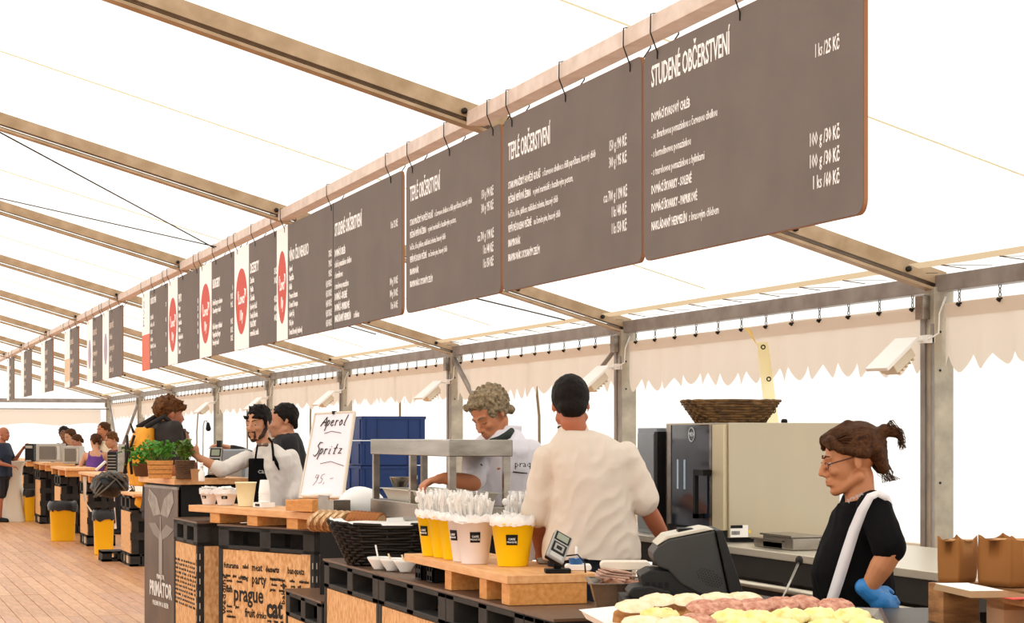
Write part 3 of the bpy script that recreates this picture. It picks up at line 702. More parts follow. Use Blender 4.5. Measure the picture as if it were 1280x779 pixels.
# white patterned card
cd = thing('patterned_card', 'white card with dark lace pattern standing on small wooden top', 'card', (0, 0, 0))
z = 23.6
A_, B_, C_, D_ = at(161, 582, z), at(178, 585, z), at(161, 616.5, z), at(184, 616.5, z)
nrm = (B_-A_).cross(C_-A_).normalized(); 
if nrm.y > 0: nrm = -nrm
vs = [A_, B_, D_, C_]; MB().add(vs+[v-nrm*.01 for v in vs], [(0, 1, 2, 3), (7, 6, 5, 4), (0, 4, 5, 1), (1, 5, 6, 2), (2, 6, 7, 3), (3, 7, 4, 0)]).build('card_sheet', M_paper, cd)
rr = random.Random(4); pb = MB()
for k in range(105):
    u, v_ = rr.uniform(.08, .8), rr.uniform(.05, .95)
    if u > .45 and v_ > .6: continue
    q = A_+(B_-A_)*u+(C_-A_)*v_+nrm*.002; s_ = rr.uniform(.008, .016)
    e1 = (B_-A_).normalized()*s_; e2 = (C_-A_).normalized()*s_*rr.uniform(.4, 1.5)
    pb.add([q-e1, q+e2, q+e1, q-e2], [(0, 1, 2, 3)])
pb.build('lace_print', M_ink, cd)
# orange-yellow flower knot on wood edge
p = at(176, 628, 23.0)
b = MB(); b.ell((0, 0, 0), (.07, .06, .07)); b.v = [tuple(Vector(v)*(1+.3*noise.noise(Vector(v)*40))) for v in b.v]
tag(b.build('yellow_rosette', mat('yellow_cloth', 'f0ac1c', .6), loc=(p.x, p.y, p.z)), 'yellow ribbon rosette pinned under the patterned card', 'rosette')
MB()
# ================================================================ PLANTERS
def planter(px, by, z, w_, h_, label, kind):
    p = at(px, by, z); t = thing('herb_planter', label, 'planter', (p.x, p.y, 1.278), rzC-.25)
    if kind == 'wood':
        b = MB()
        for k in range(4):
            s0 = .86+.14*k/4; s1 = .86+.14*(k+1)/4-.008; z0 = h_*k/4; z1 = h_*(k+1)/4-.004
            v = [(x*w_/2*s, y*w_/2*s, zz) for s, zz in ((s0, z0), (s1, z1)) for x, y in ((-1, -1), (1, -1), (1, 1), (-1, 1))]
            b.add(v, [(3, 2, 1, 0), (4, 5, 6, 7), (0, 1, 5, 4), (1, 2, 6, 5), (2, 3, 7, 6), (3, 0, 4, 7)])
        b.build('slatted_box', M_woodo, t)
    else:
        b = MB(); n = 28
        for k in range(10):
            rr_ = w_/2*(.85+.15*k/10); pts = []
            for i in range(n+1):
                a = 2*pi*i/n; cx = abs(cos(a))**.5*(1 if cos(a) > 0 else -1); cy = abs(sin(a))**.5*(1 if sin(a) > 0 else -1)
                q = 1+.05*(1 if (i+k) % 2 else -1); pts.append((rr_*cx*q, rr_*cy*q, h_*(k+.5)/10))
            b.tube(pts, h_/18, 5, cap=False)
        b.box((-w_*.4, -w_*.4, 0), (w_*.4, w_*.4, h_*.9))
        b.build('wicker_box', mat('brown_wicker', '6b4c33', .7, 0, .4, 20), t)
    rr = random.Random(int(px)); st = MB(); lf = MB()
    for k in range(150 if kind == 'wood' else 110):
        a = rr.uniform(0, 2*pi); rad = w_*.55*math.sqrt(rr.random())*(1.15 if kind == 'wood' else .8); hh = h_+rr.uniform(.03, .15)*(1-.4*(rad/w_)**2)
        q = Vector((rad*cos(a)-(.03 if kind == 'wood' else 0), rad*sin(a), hh)); s_ = rr.uniform(.015, .028)
        if k % 6 == 0: st.tube([(q.x*.4, q.y*.4, h_*.8), q], .0025, 4)
        M_ = Euler((rr.uniform(-1, 1), rr.uniform(-1, 1), rr.uniform(0, 6))).to_matrix()
        lf.add([q+M_@Vector(v) for v in ((-s_, 0, 0), (-s_*.3, s_*.6, .004), (s_*.6, s_*.5, .003), (s_*1.2, 0, -.004), (s_*.6, -s_*.5, .003), (-s_*.3, -s_*.6, .004))], [(0, 1, 2, 3, 4, 5)])
    st.build('stem', mat('herb_stem', '5c7a2c', .6), t)
    lf.build('leaves', mat('herb_leaf' if kind == 'wood' else 'thyme_leaf', '4d9425' if kind == 'wood' else '5d7d27', .5, 0, .4, 15), t)
planter(200, 598, 14.2, .19, .135, 'pale slatted wooden planter full of green basil', 'wood')
planter(231, 601, 14.05, .135, .135, 'dark wicker planter of low thyme beside the wooden planter', 'wick')
p = at(177, 600, 14.85)
t = thing('herb_pot', 'bushy green basil pot left of the wooden planter', 'planter', (p.x, p.y, 1.278), 0)
MB().lathe([(.05, 0), (.07, .1), (.075, .1), (.07, .09)], 16).build('pot', mat('terracotta', '6d4b35', .7), t)
rr = random.Random(2); lf = MB()
for k in range(170):
    v = Vector((rr.gauss(0, .055), rr.gauss(0, .06), .17+rr.gauss(0, .05))); s_ = rr.uniform(.015, .03); M_ = Euler((rr.uniform(-1, 1), rr.uniform(-1, 1), rr.uniform(0, 6))).to_matrix()
    v.z = max(v.z, .09)
    lf.add([v+M_@Vector(q) for q in ((-s_, 0, 0), (0, s_*.6, .004), (s_, 0, -.004), (0, -s_*.6, .003))], [(0, 1, 2, 3)])
lf.build('leaves', MATS['herb_leaf'], t)
def prop(px, by, Z, mkfn, name, label, cat, rz=0, group=None):
    z = F*(CZ-Z)/(by-YH) if abs(by-YH) > 12 else 13.5
    p = at(px, by, z); t = thing(name, label, cat, (p.x, p.y, Z), rz, group); mkfn(t, z); return t
# small things on the planter counter
def mk_bottle(t, z): MB().lathe([(.02, 0), (.022, .01), (.022, .06), (.01, .08), (.008, .1), (.011, .1), (.011, .115)], 14).build('bottle_body', M_wplas, t); MB().lathe([(.011, .1151), (.011, .13)], 10).build('cap', M_wplas, t)
prop(252, 602, 1.278, mk_bottle, 'sauce_bottle', 'small white squeeze bottle right of the wicker planter', 'bottle')
def mk_cup(t, z): MB().lathe([(.028, 0), (.036, .08), (.039, .08), (.033, .078), (.026, .004)], 18).build('cup_body', mat('kraft_cup', 'caa27c', .6), t)
prop(244.5, 601, 1.278, mk_cup, 'paper_cup', 'brown paper cup between wicker planter and white bottle', 'cup')
# ================================================================ BUCKETS
def bucket(px, by, Zb, r, h, m, label, fill, group, lab_=True, lz=0, z=None):
    z = z or F*(CZ-Zb)/(by-YH); p = at(px, by, z)
    p = p+Vector((sin(TH), cos(TH), 0))*r*.62
    face = math.atan2(-p.x, p.y)
    t = thing('bucket', label, 'bucket', (p.x, p.y, Zb+.001), -face*0, group)
    MB().lathe([(r*.68, 0), (r*.70, .004), (r*.985, h-.008), (r*1.03, h-.008), (r*1.03, h), (r*.96, h), (r*.68, .012)], 32).build('pail', m, t)
    if lab_:
        a0 = -pi/2-lz-TH; n = 8; vs = []
        for k in range(n+1):
            a = a0-.30+.60*k/n
            for zz in (h*.50, h*.74): rr_ = (r*.70+(r*.285)*(zz/h))+.0018; vs.append((rr_*cos(a), rr_*sin(a), zz))
        MB().add(vs, [(2*k, 2*k+2, 2*k+3, 2*k+1) for k in range(n)], True).build('black_label', M_dark, t)
        a = a0; rr_ = r*.88+.004
        Mx = (rr_*cos(a), rr_*sin(a), h*.615)
        o = text('CAFE', h*.07, M_white, t, Mx, rot=(pi/2-.1, 0, a+pi/2), align='CENTER', name='label_lettering')
        o = text('PRAGUE', h*.06, M_white, t, (Mx[0], Mx[1], h*.55), rot=(pi/2-.1, 0, a+pi/2), align='CENTER', name='label_lettering')
    rr = random.Random(int(px*7))
    if fill != 'none':
        n = 44; vs = []
        for j, (s, zz) in enumerate([(1.04, h-.012), (1.06, h+.0), (1.02, h+.018), (.99, h+.035 if fill == 'liner' else h+.024), (.86, h+.02)]):
            for i in range(n): a = 2*pi*i/n; q = rr.uniform(-.008, .008)*(1 if j != 0 else .6); vs.append(((r*s+q)*cos(a), (r*s+q)*sin(a), zz+q*1.2))
        MB().add(vs, [(j*n+i, j*n+(i+1)%n, (j+1)*n+(i+1)%n, (j+1)*n+i) for j in range(4) for i in range(n)], True).build('bag_liner', mat('clear_liner', 'f6f0ec', .3, coat=.3), t)
    if fill == 'cutlery':
        cb = MB()
        for k in range(105):
            a = rr.uniform(0, 2*pi); rd = r*.78*math.sqrt(rr.random()); ln = h*rr.uniform(.38, .72); lean = rr.uniform(.05, .3)
            b0 = Vector((rd*cos(a), rd*sin(a), h*.8)); b1 = b0+Vector((cos(a)*lean*ln+rr.uniform(-.01, .01), sin(a)*lean*ln, ln+h*.12))
            d = (b1-b0).normalized(); s_ = d.cross(Vector((cos(a+rr.uniform(-1, 1)), sin(a), 0.1))).normalized()
            ty = k % 3
            if ty == 0: cb.beam(b0, b1, .009, .002, s_); cb.ell(b1, (.006, .006, .003), seg=6, ring=4)
            elif ty == 1:
                m_ = b0.lerp(b1, .6); cb.beam(b0, m_, .006, .002, s_); w2 = s_*.006
                for q in (-1, -.33, .33, 1): cb.beam(m_+w2*q*.8, b1+w2*q, .0016, .0016, s_)
                cb.beam(m_-w2, m_+w2, .006, .002)
            else:
                m_ = b0.lerp(b1, .7); cb.beam(b0, m_, .006, .002, s_); cb.ell(m_.lerp(b1, .5), (.011, .004, .017), Euler((0, 0, a)).to_matrix(), 8, 6)
        tag(cb.build('cutlery', M_wplas, t), kind='stuff')
    elif fill == 'napkin':
        cb = MB()
        for k in range(14):
            a = rr.uniform(0, 6.28); c_ = Vector((r*.4*cos(a), r*.4*sin(a), h+.01+rr.random()*.02)); cb.cbox((0, 0, 0), (r*.9, r*.9, .004), Matrix.Translation(c_)@Euler((rr.uniform(-.4, .4), rr.uniform(-.4, .4), a)).to_matrix().to_4x4())
        tag(cb.build('napkins', M_paper, t), kind='stuff')
    return t
ZB1 = 1.009; G1 = 'buckets on the bar top'
M_wb = mat('white_bucket', 'f3eef0', .35)
bucket(544, 696, ZB1, .092, .20, M_yelb, 'yellow bucket of white cutlery beside the black bread basket', 'cutlery', G1, lz=.75)
bucket(558, 698, ZB1, .092, .20, M_yelb, 'yellow bucket of cutlery, second counted from the bread basket', 'cutlery', G1, False)
bucket(571, 700.5, ZB1, .092, .20, M_yelb, 'yellow bucket of cutlery touching a white bucket', 'cutlery', G1, False)
bucket(583, 703, ZB1, .092, .20, M_wb, 'white bucket tucked between yellow bucket and frontmost white bucket', 'cutlery', G1, lz=.85)
bucket(593, 706, ZB1, .088, .20, M_wb, 'white bucket showing its whole black label, full of cutlery', 'cutlery', G1, lz=-.05)
bucket(653, 701, ZB1, .092, .20, M_wb, 'white bucket half hidden behind the nearest yellow bucket', 'cutlery', G1, False)
bucket(641, 709, ZB1, .098, .195, M_yelb, 'yellow bucket with crumpled white liner beside the card terminal', 'liner', G1, lz=.05)
# barman's bar top
ZB2 = 1.111; G2 = 'small buckets on the barman bar top'
bucket(260, 630, ZB2, .062, .085, M_wb, 'small white bucket at the end of the barman bar top', 'napkin', G2, lz=.5, z=13.4)
bucket(281, 631.5, ZB2, .078, .088, M_wb, 'small white bucket with black label beside the pale jug', 'napkin', G2, z=13.25)
bucket(306, 631.5, ZB2, .072, .165, mat('cream_pail', 'f6f4cf', .4), 'tall cream pail between labelled bucket and stacked cups', 'none', G2, False, z=13.05)
def mk_cups(t, z):
    b = MB()
    for k in range(4): b.lathe([(.040, .02*k+.0), (.029, .02*k+.09), (.0, .02*k+.09)], 20, cap=False)
    b.build('cup_stack', M_wplas, t)
t = thing('paper_cup_stack', 'stack of upturned white cups in front of black apron', 'cups', tuple(at(330.5, 625, 12.9).xy)+(ZB2+.035,)); mk_cups(t, 0)
p = at(330, 630, 12.9); o = thing('napkin_box', 'low white box under the stack of cups', 'box', (p.x, p.y, ZB2+.001), rzB)
MB().box((-.06, -.05, 0), (.06, .05, .033)).build('box_body', M_wplas, o); MB().box((-.03, -.052, .008), (.03, -.05, .025)).build('slot', M_blk, o)
p = at(268, 642, 13.3); o = thing('price_card', 'small white card with blue writing under the barman bar top', 'card', (p.x, p.y, 1.001), rzB+.2)
MB().box((-.032, 0, 0), (.032, .004, .085)).build('card_sheet', M_paper, o); text('Ox', .05, mat('blue_ink', '3d63a8', .6), o, (-.028, -.001, .045), sx=.9, bold=.001)
text('Vide', .03, MATS['blue_ink'], o, (-.028, -.001, .012), bold=.001)
# white flour bag / napkins heaps on the bar
def lump(name, label, cat, c, r, m, amp=.15, fr=8, seg=24):
    b = MB(); b.ell((0, 0, 0), r, seg=seg, ring=14); b.v = [tuple(Vector(v)*(1+amp*noise.noise(Vector(v)*fr+Vector((c[0]*3, 0, 0))))) for v in b.v]
    return tag(b.build(name, m, loc=c), label, cat)
p = at(450, 634, 11.9); lump('flour_bag', 'round white cloth bundle left of the steel shelf', 'bundle', (p.x, p.y, p.z+.01), (.15, .12, .115), M_paper, .12, 6)
p = at(408, 616, 12.2); lump('napkin_heap', 'white napkin heap on the wooden box under the drinks sign', 'napkins', (p.x, p.y, p.z-.01), (.15, .09, .035), M_paper, .3, 14)
stn = thing('equipment_stand', 'dark stand behind the bread basket holding scoop and white bundle', 'stand', at(432, YH, 11.6)[:2]+(0,) if 0 else (at(432, YH, 11.75).x-.16, at(432, YH, 11.75).y, 0), rzB+.45)
MB().box((0, 0, 0), (.42, .34, 1.118)).build('stand_body', M_dark, stn)
p = at(386, 639, 12.15)
o = thing('wooden_box', 'orange wooden box under the white napkins beside the barman', 'box', (p.x, p.y, p.z-.0), rzB+.1)
MB().box((-.14, -.08, 0), (-.005, .1, .07)).box((-.0, -.09, 0), (.16, .09, .078)).build('box_body', M_woodo, o, bevel=.003)
p = at(419, 640, 11.7)
o = thing('steel_scoop', 'angular grey steel scoop lying behind the bread', 'scoop', (p.x, p.y, p.z), rzB-.15)
MB().box((-.13, -.06, 0), (.04, -.055, .10)).box((.04, -.06, 0), (.12, .05, .075), None).box((-.13, -.06, .0), (.12, .06, .005)).build('scoop_body', M_steel, o)
# ================================================================ SIGN
sg = thing('easel_sign', 'white handwritten drinks sign reading Aperol Spritz 95', 'sign', (0, 0, 0))
TL, TR, BL, BR = at(394, 517.5, 12.65), at(443, 515, 12.45), at(374.5, 622, 12.25), at(428, 622, 12.05)
nrm = (TR-TL).cross(BL-TL).normalized(); nrm = nrm if nrm.y < 0 else -nrm
vs = [TL, TR, BR, BL]; fq = [(0, 1, 2, 3), (7, 6, 5, 4), (0, 4, 5, 1), (1, 5, 6, 2), (2, 6, 7, 3), (3, 7, 4, 0)]
MB().add(vs+[v-nrm*.012 for v in vs], fq).build('sign_sheet', mat('sign_paper', 'ece4ea', .5), sg)
fr_ = MB(); e = [TL, TR, BR, BL]
for i in range(4): fr_.beam(e[i]-nrm*.004, e[(i+1) % 4]-nrm*.004, .012, .018, nrm)
fr_.build('sign_frame', mat('cream_frame', 'd9cbb8', .5), sg)
MB().cbox((0, 0, 0), (.03, .012, .02), Matrix.Translation(TL.lerp(TR, .5)+nrm*.004)).build('clip', M_blk, sg)
def uv(u, v): return TL.lerp(TR, u).lerp(BL.lerp(BR, u), v)+nrm*.003
STK = {'A': [[(0, 1), (.25, .5), (.55, 0), (.62, .5), (.6, 1)], [(.12, .62), (.62, .55)]], 'p': [[(.2, .35), (.12, 1), (.0, 1.5)], [(.15, .6), (.4, .35), (.55, .6), (.35, .95), (.12, .9)]],
       'e': [[(.1, .7), (.45, .6), (.4, .38), (.15, .45), (.08, .85), (.3, 1), (.55, .85)]], 'r': [[(.15, .4), (.1, 1)], [(.12, .6), (.35, .38), (.5, .45)]],
       'o': [[(.3, .38), (.08, .65), (.2, 1), (.48, .8), (.42, .42), (.3, .38)]], 'l': [[(.5, -.15), (.25, .5), (.15, .95), (.35, .98)]],
       'S': [[(.7, .0), (.35, -.05), (.15, .3), (.5, .6), (.4, 1), (.1, 1.25), (-.15, 1.1)]], 'i': [[(.2, .4), (.1, .95), (.3, .95)], [(.28, .15), (.3, .2)]],
       't': [[(.4, -.1), (.2, .6), (.12, .98), (.35, .95)], [(.0, .4), (.5, .32)]], 'z': [[(.1, .42), (.5, .4), (.1, .95), (.55, .9)]],
       '9': [[(.5, .2), (.2, .15), (.1, .45), (.4, .5), (.5, .2), (.4, .8), (.1, 1.2)]], '5': [[(.6, .1), (.25, .15), (.15, .5), (.45, .55), (.4, .9), (.05, 1)]], ',': [[(.1, .9), (.02, 1.1)]], '-': [[(.05, .55), (.5, .5)]]}
sk = MB()
def strokes(word, u, v, s, w_, thick):
    for ch in word:
        for st in STK[ch]:
            sk.tube([uv(u+x*w_+(1-y)*w_*.18, v+y*s) for x, y in st], thick, 5)
        u += w_*.72
strokes('A', .2, .05, .11, .19, .0033); strokes('perol', .33, .05, .11, .15, .0028)
strokes('S', .18, .36, .13, .17, .0033); strokes('pritz', .27, .39, .11, .16, .0028); strokes('95,-', .26, .72, .12, .17, .0013)
sk.tube([uv(.33, .25), uv(.5, .225), uv(.75, .25)], .0018, 5); sk.tube([uv(.36, .61), uv(.6, .585), uv(.93, .64)], .0018, 5)
sk.build('handwriting', M_ink, sg)
# ================================================================ BLUE CRATES
pc = at(452, 600, 13.35); CW, CD, CH = .455, .6, .173
base = None
ncr = 10
cnames = ['topmost of its stack', 'second from the top', 'third from the top', 'fourth from the top', 'fifth from the top', 'sixth from the top', 'seventh from the top', 'eighth from the top', 'ninth from the top', 'standing on the floor']
Ztop = Zof(519.5, pc.x, pc.y); CH = Ztop/ncr
def mk_crate():
    t = thing('plastic_crate', 'x', 'crate', (pc.x, pc.y, 0), 0, 'stacked blue crates behind the steel shelf')
    h = CH-.006; b = MB()
    b.box((0, 0, 0), (CW, CD, .012)); b.box((0, 0, .012), (CW, .012, h)); b.box((0, CD-.012, .012), (CW, CD, h)); b.box((0, .012, .012), (.012, CD-.012, h)); b.box((CW-.012, .012, .012), (CW, CD-.012, h))
    b.build('shell', M_blue, t)
    MB().box((-.006, -.006, h-.02), (CW+.006, .004, h)).box((-.006, -.006, h-.02), (.004, CD+.006, h)).box((CW-.004, 0, h-.02), (CW+.006, CD+.006, h)).build('rim', M_blue, t)
    r_ = MB()
    for x in (.03, .11, CW-.12, CW-.035): r_.box((x, -.008, .01), (x+.006, .002, h-.02))
    for y in (.04, .3, .55): r_.box((-.008, y, .01), (.002, y+.006, h-.02))
    tag(r_.build('rib', M_blue, t), kind='stuff')
    s_ = MB()
    for y in (.06, .5): s_.box((-.0015, y, h*.3), (.001, y+.012, h*.75))
    s_.build('slot', mat('pale_slot', '8796b8', .6), t)
    return t
proto = mk_crate()
for k in range(ncr):
    c_ = proto if k == 0 else dup(proto)
    c_.location = (pc.x+random.uniform(-.004, .004), pc.y+random.uniform(-.004, .004), CH*(ncr-1-k)+.0005); c_['label'] = 'blue plastic crate, %s' % cnames[k]
# ================================================================ STEEL HEAT SHELF
XS = 2.95; yc0, yc1 = Yof(561, XS), Yof(463, XS); xr = Xof(641, yc0)
hs = thing('steel_pass_shelf', 'two-tier stainless steel pass shelf in front of the grey-haired chef', 'shelf', (XS, yc0, .882))
zt = Zof(550, XS, yc0)-.882; wd = xr-XS; ln = yc1-yc0
MB().box((0, 0, zt-.088), (wd, ln, zt)).build('top_shelf', M_steel, hs, bevel=.004)
zl = Zof(623, XS, yc1)-.882
MB().box((0, .0, zl-.10), (wd, ln, zl)).build('lower_shelf', M_steel, hs, bevel=.004)
for x in (0.008, wd-.045):
    for y in (.01, ln-.05, ln*.47 if x < .1 else ln-.051): 
        if x > .1 and y == ln-.051: continue
        MB().box((x, y, 0), (x+.036, y+.036, zt-.089)).build('leg', M_steel, hs)
zsh = .882+zl
pn = thing('steel_pan', 'pale grey shallow pan on the lower tier of the pass shelf', 'pan', (XS+.02, yc0+.15, zsh+.001))
def panmesh(w_, l_, h_, t=.004):
    b = MB(); x0, y0, x1, y1 = 0, 0, w_, l_; i = .03
    b.add([(i, i, 0), (w_-i, i, 0), (w_-i, l_-i, 0), (i, l_-i, 0), (0, 0, h_), (w_, 0, h_), (w_, l_, h_), (0, l_, h_)], [(3, 2, 1, 0), (0, 1, 5, 4), (1, 2, 6, 5), (2, 3, 7, 6), (3, 0, 4, 7)])
    b.add([(i+t, i+t, t), (w_-i-t, i+t, t), (w_-i-t, l_-i-t, t), (i+t, l_-i-t, t), (t, t, h_), (w_-t, t, h_), (w_-t, l_-t, h_), (t, l_-t, h_)], [(0, 1, 2, 3), (4, 5, 1, 0), (5, 6, 2, 1), (6, 7, 3, 2), (7, 4, 0, 3)])
    b.box((-.012, -.012, h_), (w_+.012, t, h_+.004)).box((-.012, l_-t, h_), (w_+.012, l_+.012, h_+.004)).box((-.012, 0, h_), (t, l_, h_+.004)).box((w_-t, 0, h_), (w_+.012, l_, h_+.004))
    return b
panmesh(wd-.05, ln-.35, .065).build('pan_body', mat('pan_enamel', 'd4cfc2', .35, .3), pn)
b5_ = at(500, 606, 10.9); tb = thing('steel_bowl', 'small steel bowl in front of the blue crates', 'bowl', (XS+.15, Yof(500, XS+.15), zsh+.07))
MB().lathe([(.04, 0), (.062, .055), (.064, .06), (.058, .055), (.036, .006)], 20).build('bowl_body', M_steel, tb)
tb = thing('sauce_bottle', 'small dark bottle with red label beside the steel bowl', 'bottle', (XS+.12, Yof(520, XS+.12), zsh+.008)); tb.scale = (1.1, 1.1, 1.4)
MB().lathe([(.016, 0), (.017, .045), (.008, .065), (.008, .085)], 12).build('bottle_body', mat('green_glass', '20382a', .2), tb); MB().lathe([(.0175, .01), (.0175, .035)], 12, cap=False).build('red_label', M_red, tb)
MB().lathe([(.009, .085), (.009, .10)], 10).build('cap', M_wplas, tb)
# ================================================================ BREAD BASKET, BOWLS
pb_ = at(436, 706, 10.55); bk = thing('bread_basket', 'wide black wicker basket of sliced bread on the counter', 'basket', (pb_.x+.22, pb_.y+.02, .884), -.24)
def wicker(par, w0, d0, w1, d1, h, m, rows=12, r=.009, n=56, sag=.02, wob=.006):
    b = MB()
    for k in range(rows):
        t = k/(rows-1); pts = []
        for i in range(n+1):
            a = 2*pi*i/n; cx = abs(cos(a))**.42*(1 if cos(a) > 0 else -1); cy = abs(sin(a))**.42*(1 if sin(a) > 0 else -1)
            w_ = w0+(w1-w0)*t; d_ = d0+(d1-d0)*t; q = wob*(1 if (i//2+k) % 2 else -1)
            up = sag*abs(cx)**3*t
            pts.append(((w_/2+q)*cx, (d_/2+q)*cy, r+(h-r)*t+up+noise.noise(Vector((i*.7, k, 3)))*r*.6))
        b.tube(pts, r, 5, cap=False)
    tag(b.build('wicker_weave', m, par), kind='stuff')
    s_ = MB()
    for i in range(0, n, 2):
        a = 2*pi*i/n; cx = abs(cos(a))**.42*(1 if cos(a) > 0 else -1); cy = abs(sin(a))**.42*(1 if sin(a) > 0 else -1)
        s_.tube([(w0/2*cx, d0/2*cy, 0), (w1/2*cx, d1/2*cy, h+sag*abs(cx)**3)], r*.8, 5)
    tag(s_.build('stake', m, par), kind='stuff')
    MB().box((-w0*.46, -d0*.46, .004), (w0*.46, d0*.46, .012)).build('base', m, par)
M_wick = mat('black_wicker', '221912', .6, 0, .4, 30)
wicker(bk, .42, .28, .64, .42, .225, M_wick, 15, .0095, 64)
# cloth lining spilling over the rim
vs = []; n = 40
for j, (s, zz) in enumerate([(.75, .17), (.95, .225), (1.03, .245), (1.08, .222)]):
    for i in range(n):
        a = 2*pi*i/n; cx = abs(cos(a))**.5*(1 if cos(a) > 0 else -1); cy = abs(sin(a))**.5*(1 if sin(a) > 0 else -1); q = .014*noise.noise(Vector((i*.5, j, 0)))
        vs.append((.30*cx*s+q, .20*cy*s+q, zz+q+.018*abs(cx)**3))
MB().add(vs, [(j*n+i, j*n+(i+1)%n, (j+1)*n+(i+1)%n, (j+1)*n+i) for j in range(3) for i in range(n)]+[tuple(range(n))], True).build('cloth_lining', M_paper, bk)
M_crust = mat('bread_crust', 'b9763c', .7, 0, .45, 25, .3, 60, '8a4d20'); M_crumb = mat('bread_crumb', 'e2b886', .8, 0, .2, 40); M_flour = mat('floured_crust', 'e9c79a', .8, 0, .7, 22, .3, 50, '9a5f30', (1, 3, 1))
def slices(px, py, z, n, dx, r, rot, m, label, tilt=0):
    for k in range(n):
        p = at(px+dx*k, py+.35*k, z)
        s_ = thing('bread_slice', label.replace('slice of', '%s slice of' % ('left end', 'second', 'third', 'fourth', 'fifth', 'sixth', 'seventh', 'right end')[k]), 'bread', (p.x, p.y, p.z), rot, 'bread slices in the basket')
        b = MB(); pr = [(r*cos(a)*(1.05 if abs(sin(a)) < .5 else 1), r*.72*sin(a)+.0) for a in [2*pi*i/18 for i in range(18)]]
        Mx = Euler((tilt, .0, 0)).to_matrix().to_4x4()
        b.prism(pr, -.011, .011, Mx).build('crust', m, s_); MB().prism([(x*.86, y*.84) for x, y in pr], -.0125, .0125, Mx).build('crumb', M_crumb, s_)
slices(398, 651, 10.7, 5, 8.0, .092, .75, M_flour, 'slice of pale floured loaf in the black basket', .5)
slices(441, 650, 10.7, 8, 4.6, .075, .9, M_crust, 'slice of dark brown loaf in the black basket', .35)
p = at(440, 648, 10.35)
for i, (px, lb) in enumerate(((470, 'white bowl with spoon touching the bread basket'), (486, 'white bowl between two other bowls'), (503, 'white bowl closest to the wooden bar top'))):
    p = at(px, 712+i*2, 10.15-.1*i); t = thing('bowl', lb, 'bowl', (p.x+.03, p.y+.05, .884), 0, 'white bowls on the counter')
    MB().lathe([(.028, 0), (.03, .006), (.058, .05), (.064, .066), (.061, .066), (.054, .05), (.02, .012)], 28).build('bowl_body', M_wplas, t)
    MB().lathe([(.056, .055), (.03, .062), (.0, .06)], 20, cap=False).build('dip', mat('dip_cream', 'eadcc0', .5), t)
    MB().tube([(.0, .0, .03), (-.02, -.005, .13 if i == 0 else .09)], .005, 6).build('spoon', M_wplas if i == 0 else M_pale, t)
for i, (px, lb) in enumerate(((519, 'small black condiment caddy nearer the bowls'), (533, 'small black condiment caddy under the yellow buckets'))):
    X = XN+.06; Y = Yof(px, X); t = thing('caddy', lb, 'caddy', (X, Y, .884), -pi/2, 'black caddies under the bar top')
    b = MB().box((0, 0, 0), (.10, .10, .006))
    for x in (0, .045, .09): b.box((x, 0, .006), (x+.01, .01, .07)); b.box((x, .09, .006), (x+.01, .10, .07))
    b.box((0, 0, .03), (.10, .008, .05)).box((0, 0, .006), (.006, .10, .06)).box((.094, 0, .006), (.10, .10, .06)); b.build('caddy_frame', M_dark, t)
# ================================================================ CARD TERMINALS
def terminal(loc, rz, s, label, tilt=.55):
    t = thing('card_terminal', label, 'card terminal', loc, rz, 'card terminals on the bars'); 
    MB().box((-.055*s, -.035*s, 0), (.055*s, .04*s, .018*s)).build('base', M_dark, t, bevel=.004)
    MB().tube([(0, .01, .015*s), (0, .02*s, .06*s), (0, .0, .09*s)], .016*s, 8).build('neck', M_dark, t)
    Mx = Matrix.Translation((0, -.005*s, .105*s))@Euler((pi/2-tilt, 0, 0)).to_matrix().to_4x4()@Matrix.Rotation(.0, 4, 'Z')
    MB().box((-.042*s, -.095*s, -.014*s), (.042*s, .095*s, .0), Mx).build('back_shell', M_dark, t, bevel=.006)
    MB().box((-.042*s, -.095*s, .0005), (.042*s, .095*s, .014*s), Mx).build('front_shell', mat('terminal_grey', '9a9690', .4), t, bevel=.006)
    MB().box((-.035*s, .028*s, .0142*s), (.035*s, .086*s, .016*s), Mx).build('screen_bezel', M_dark, t)
    MB().box((-.027*s, .035*s, .0162*s), (.027*s, .078*s, .0175*s), Mx).build('screen', mat('lcd', '8b917c', .3), t)
    MB().box((-.032*s, -.055*s, .0142*s), (.032*s, .015*s, .016*s), Mx).build('pad', M_dark, t)
    MB().box((-.022*s, -.042*s, .0162*s), (.022*s, .005*s, .0172*s), Mx).build('contactless_pad', mat('terminal_grey', '9a9690', .4), t)
    MB().box((-.013*s, -.03*s, .0173*s), (.013*s, -.007*s, .018*s), Mx).build('symbol', M_dark, t)
    MB().box((-.028*s, -.088*s, .0142*s), (.028*s, -.06*s, .0155*s), Mx).build('card_slot', mat('terminal_light', 'b8b4ae', .4), t)
    return t
p = at(697, 716, 8.2); t = terminal((p.x, p.y, ZB1+.001), -.25, 1.0, 'grey card terminal on black stand beside the yellow bucket', .62)
TR_ = Matrix.Translation((-.0, 0, .10))@Matrix.Rotation(R(30), 4, 'Y')@Matrix.Rotation(R(-18), 4, 'X')@Matrix.Translation((0, 0, -.10))
for c_ in t.children:
    if c_.name.split('.')[0] not in ('base', 'neck'): c_.matrix_basis = TR_
MB().tube([(.04, .03, .07), (.09, .04, .075), (.12, .03, .04), (.12, .0, .0)], .0035, 6).build('cable', M_blk, t)
p = at(262, 600, 14.4); terminal((p.x+.045, p.y, 1.278), -.45, 1.15, 'card terminal standing between thyme planter and barman hand', .35)
flush_text()
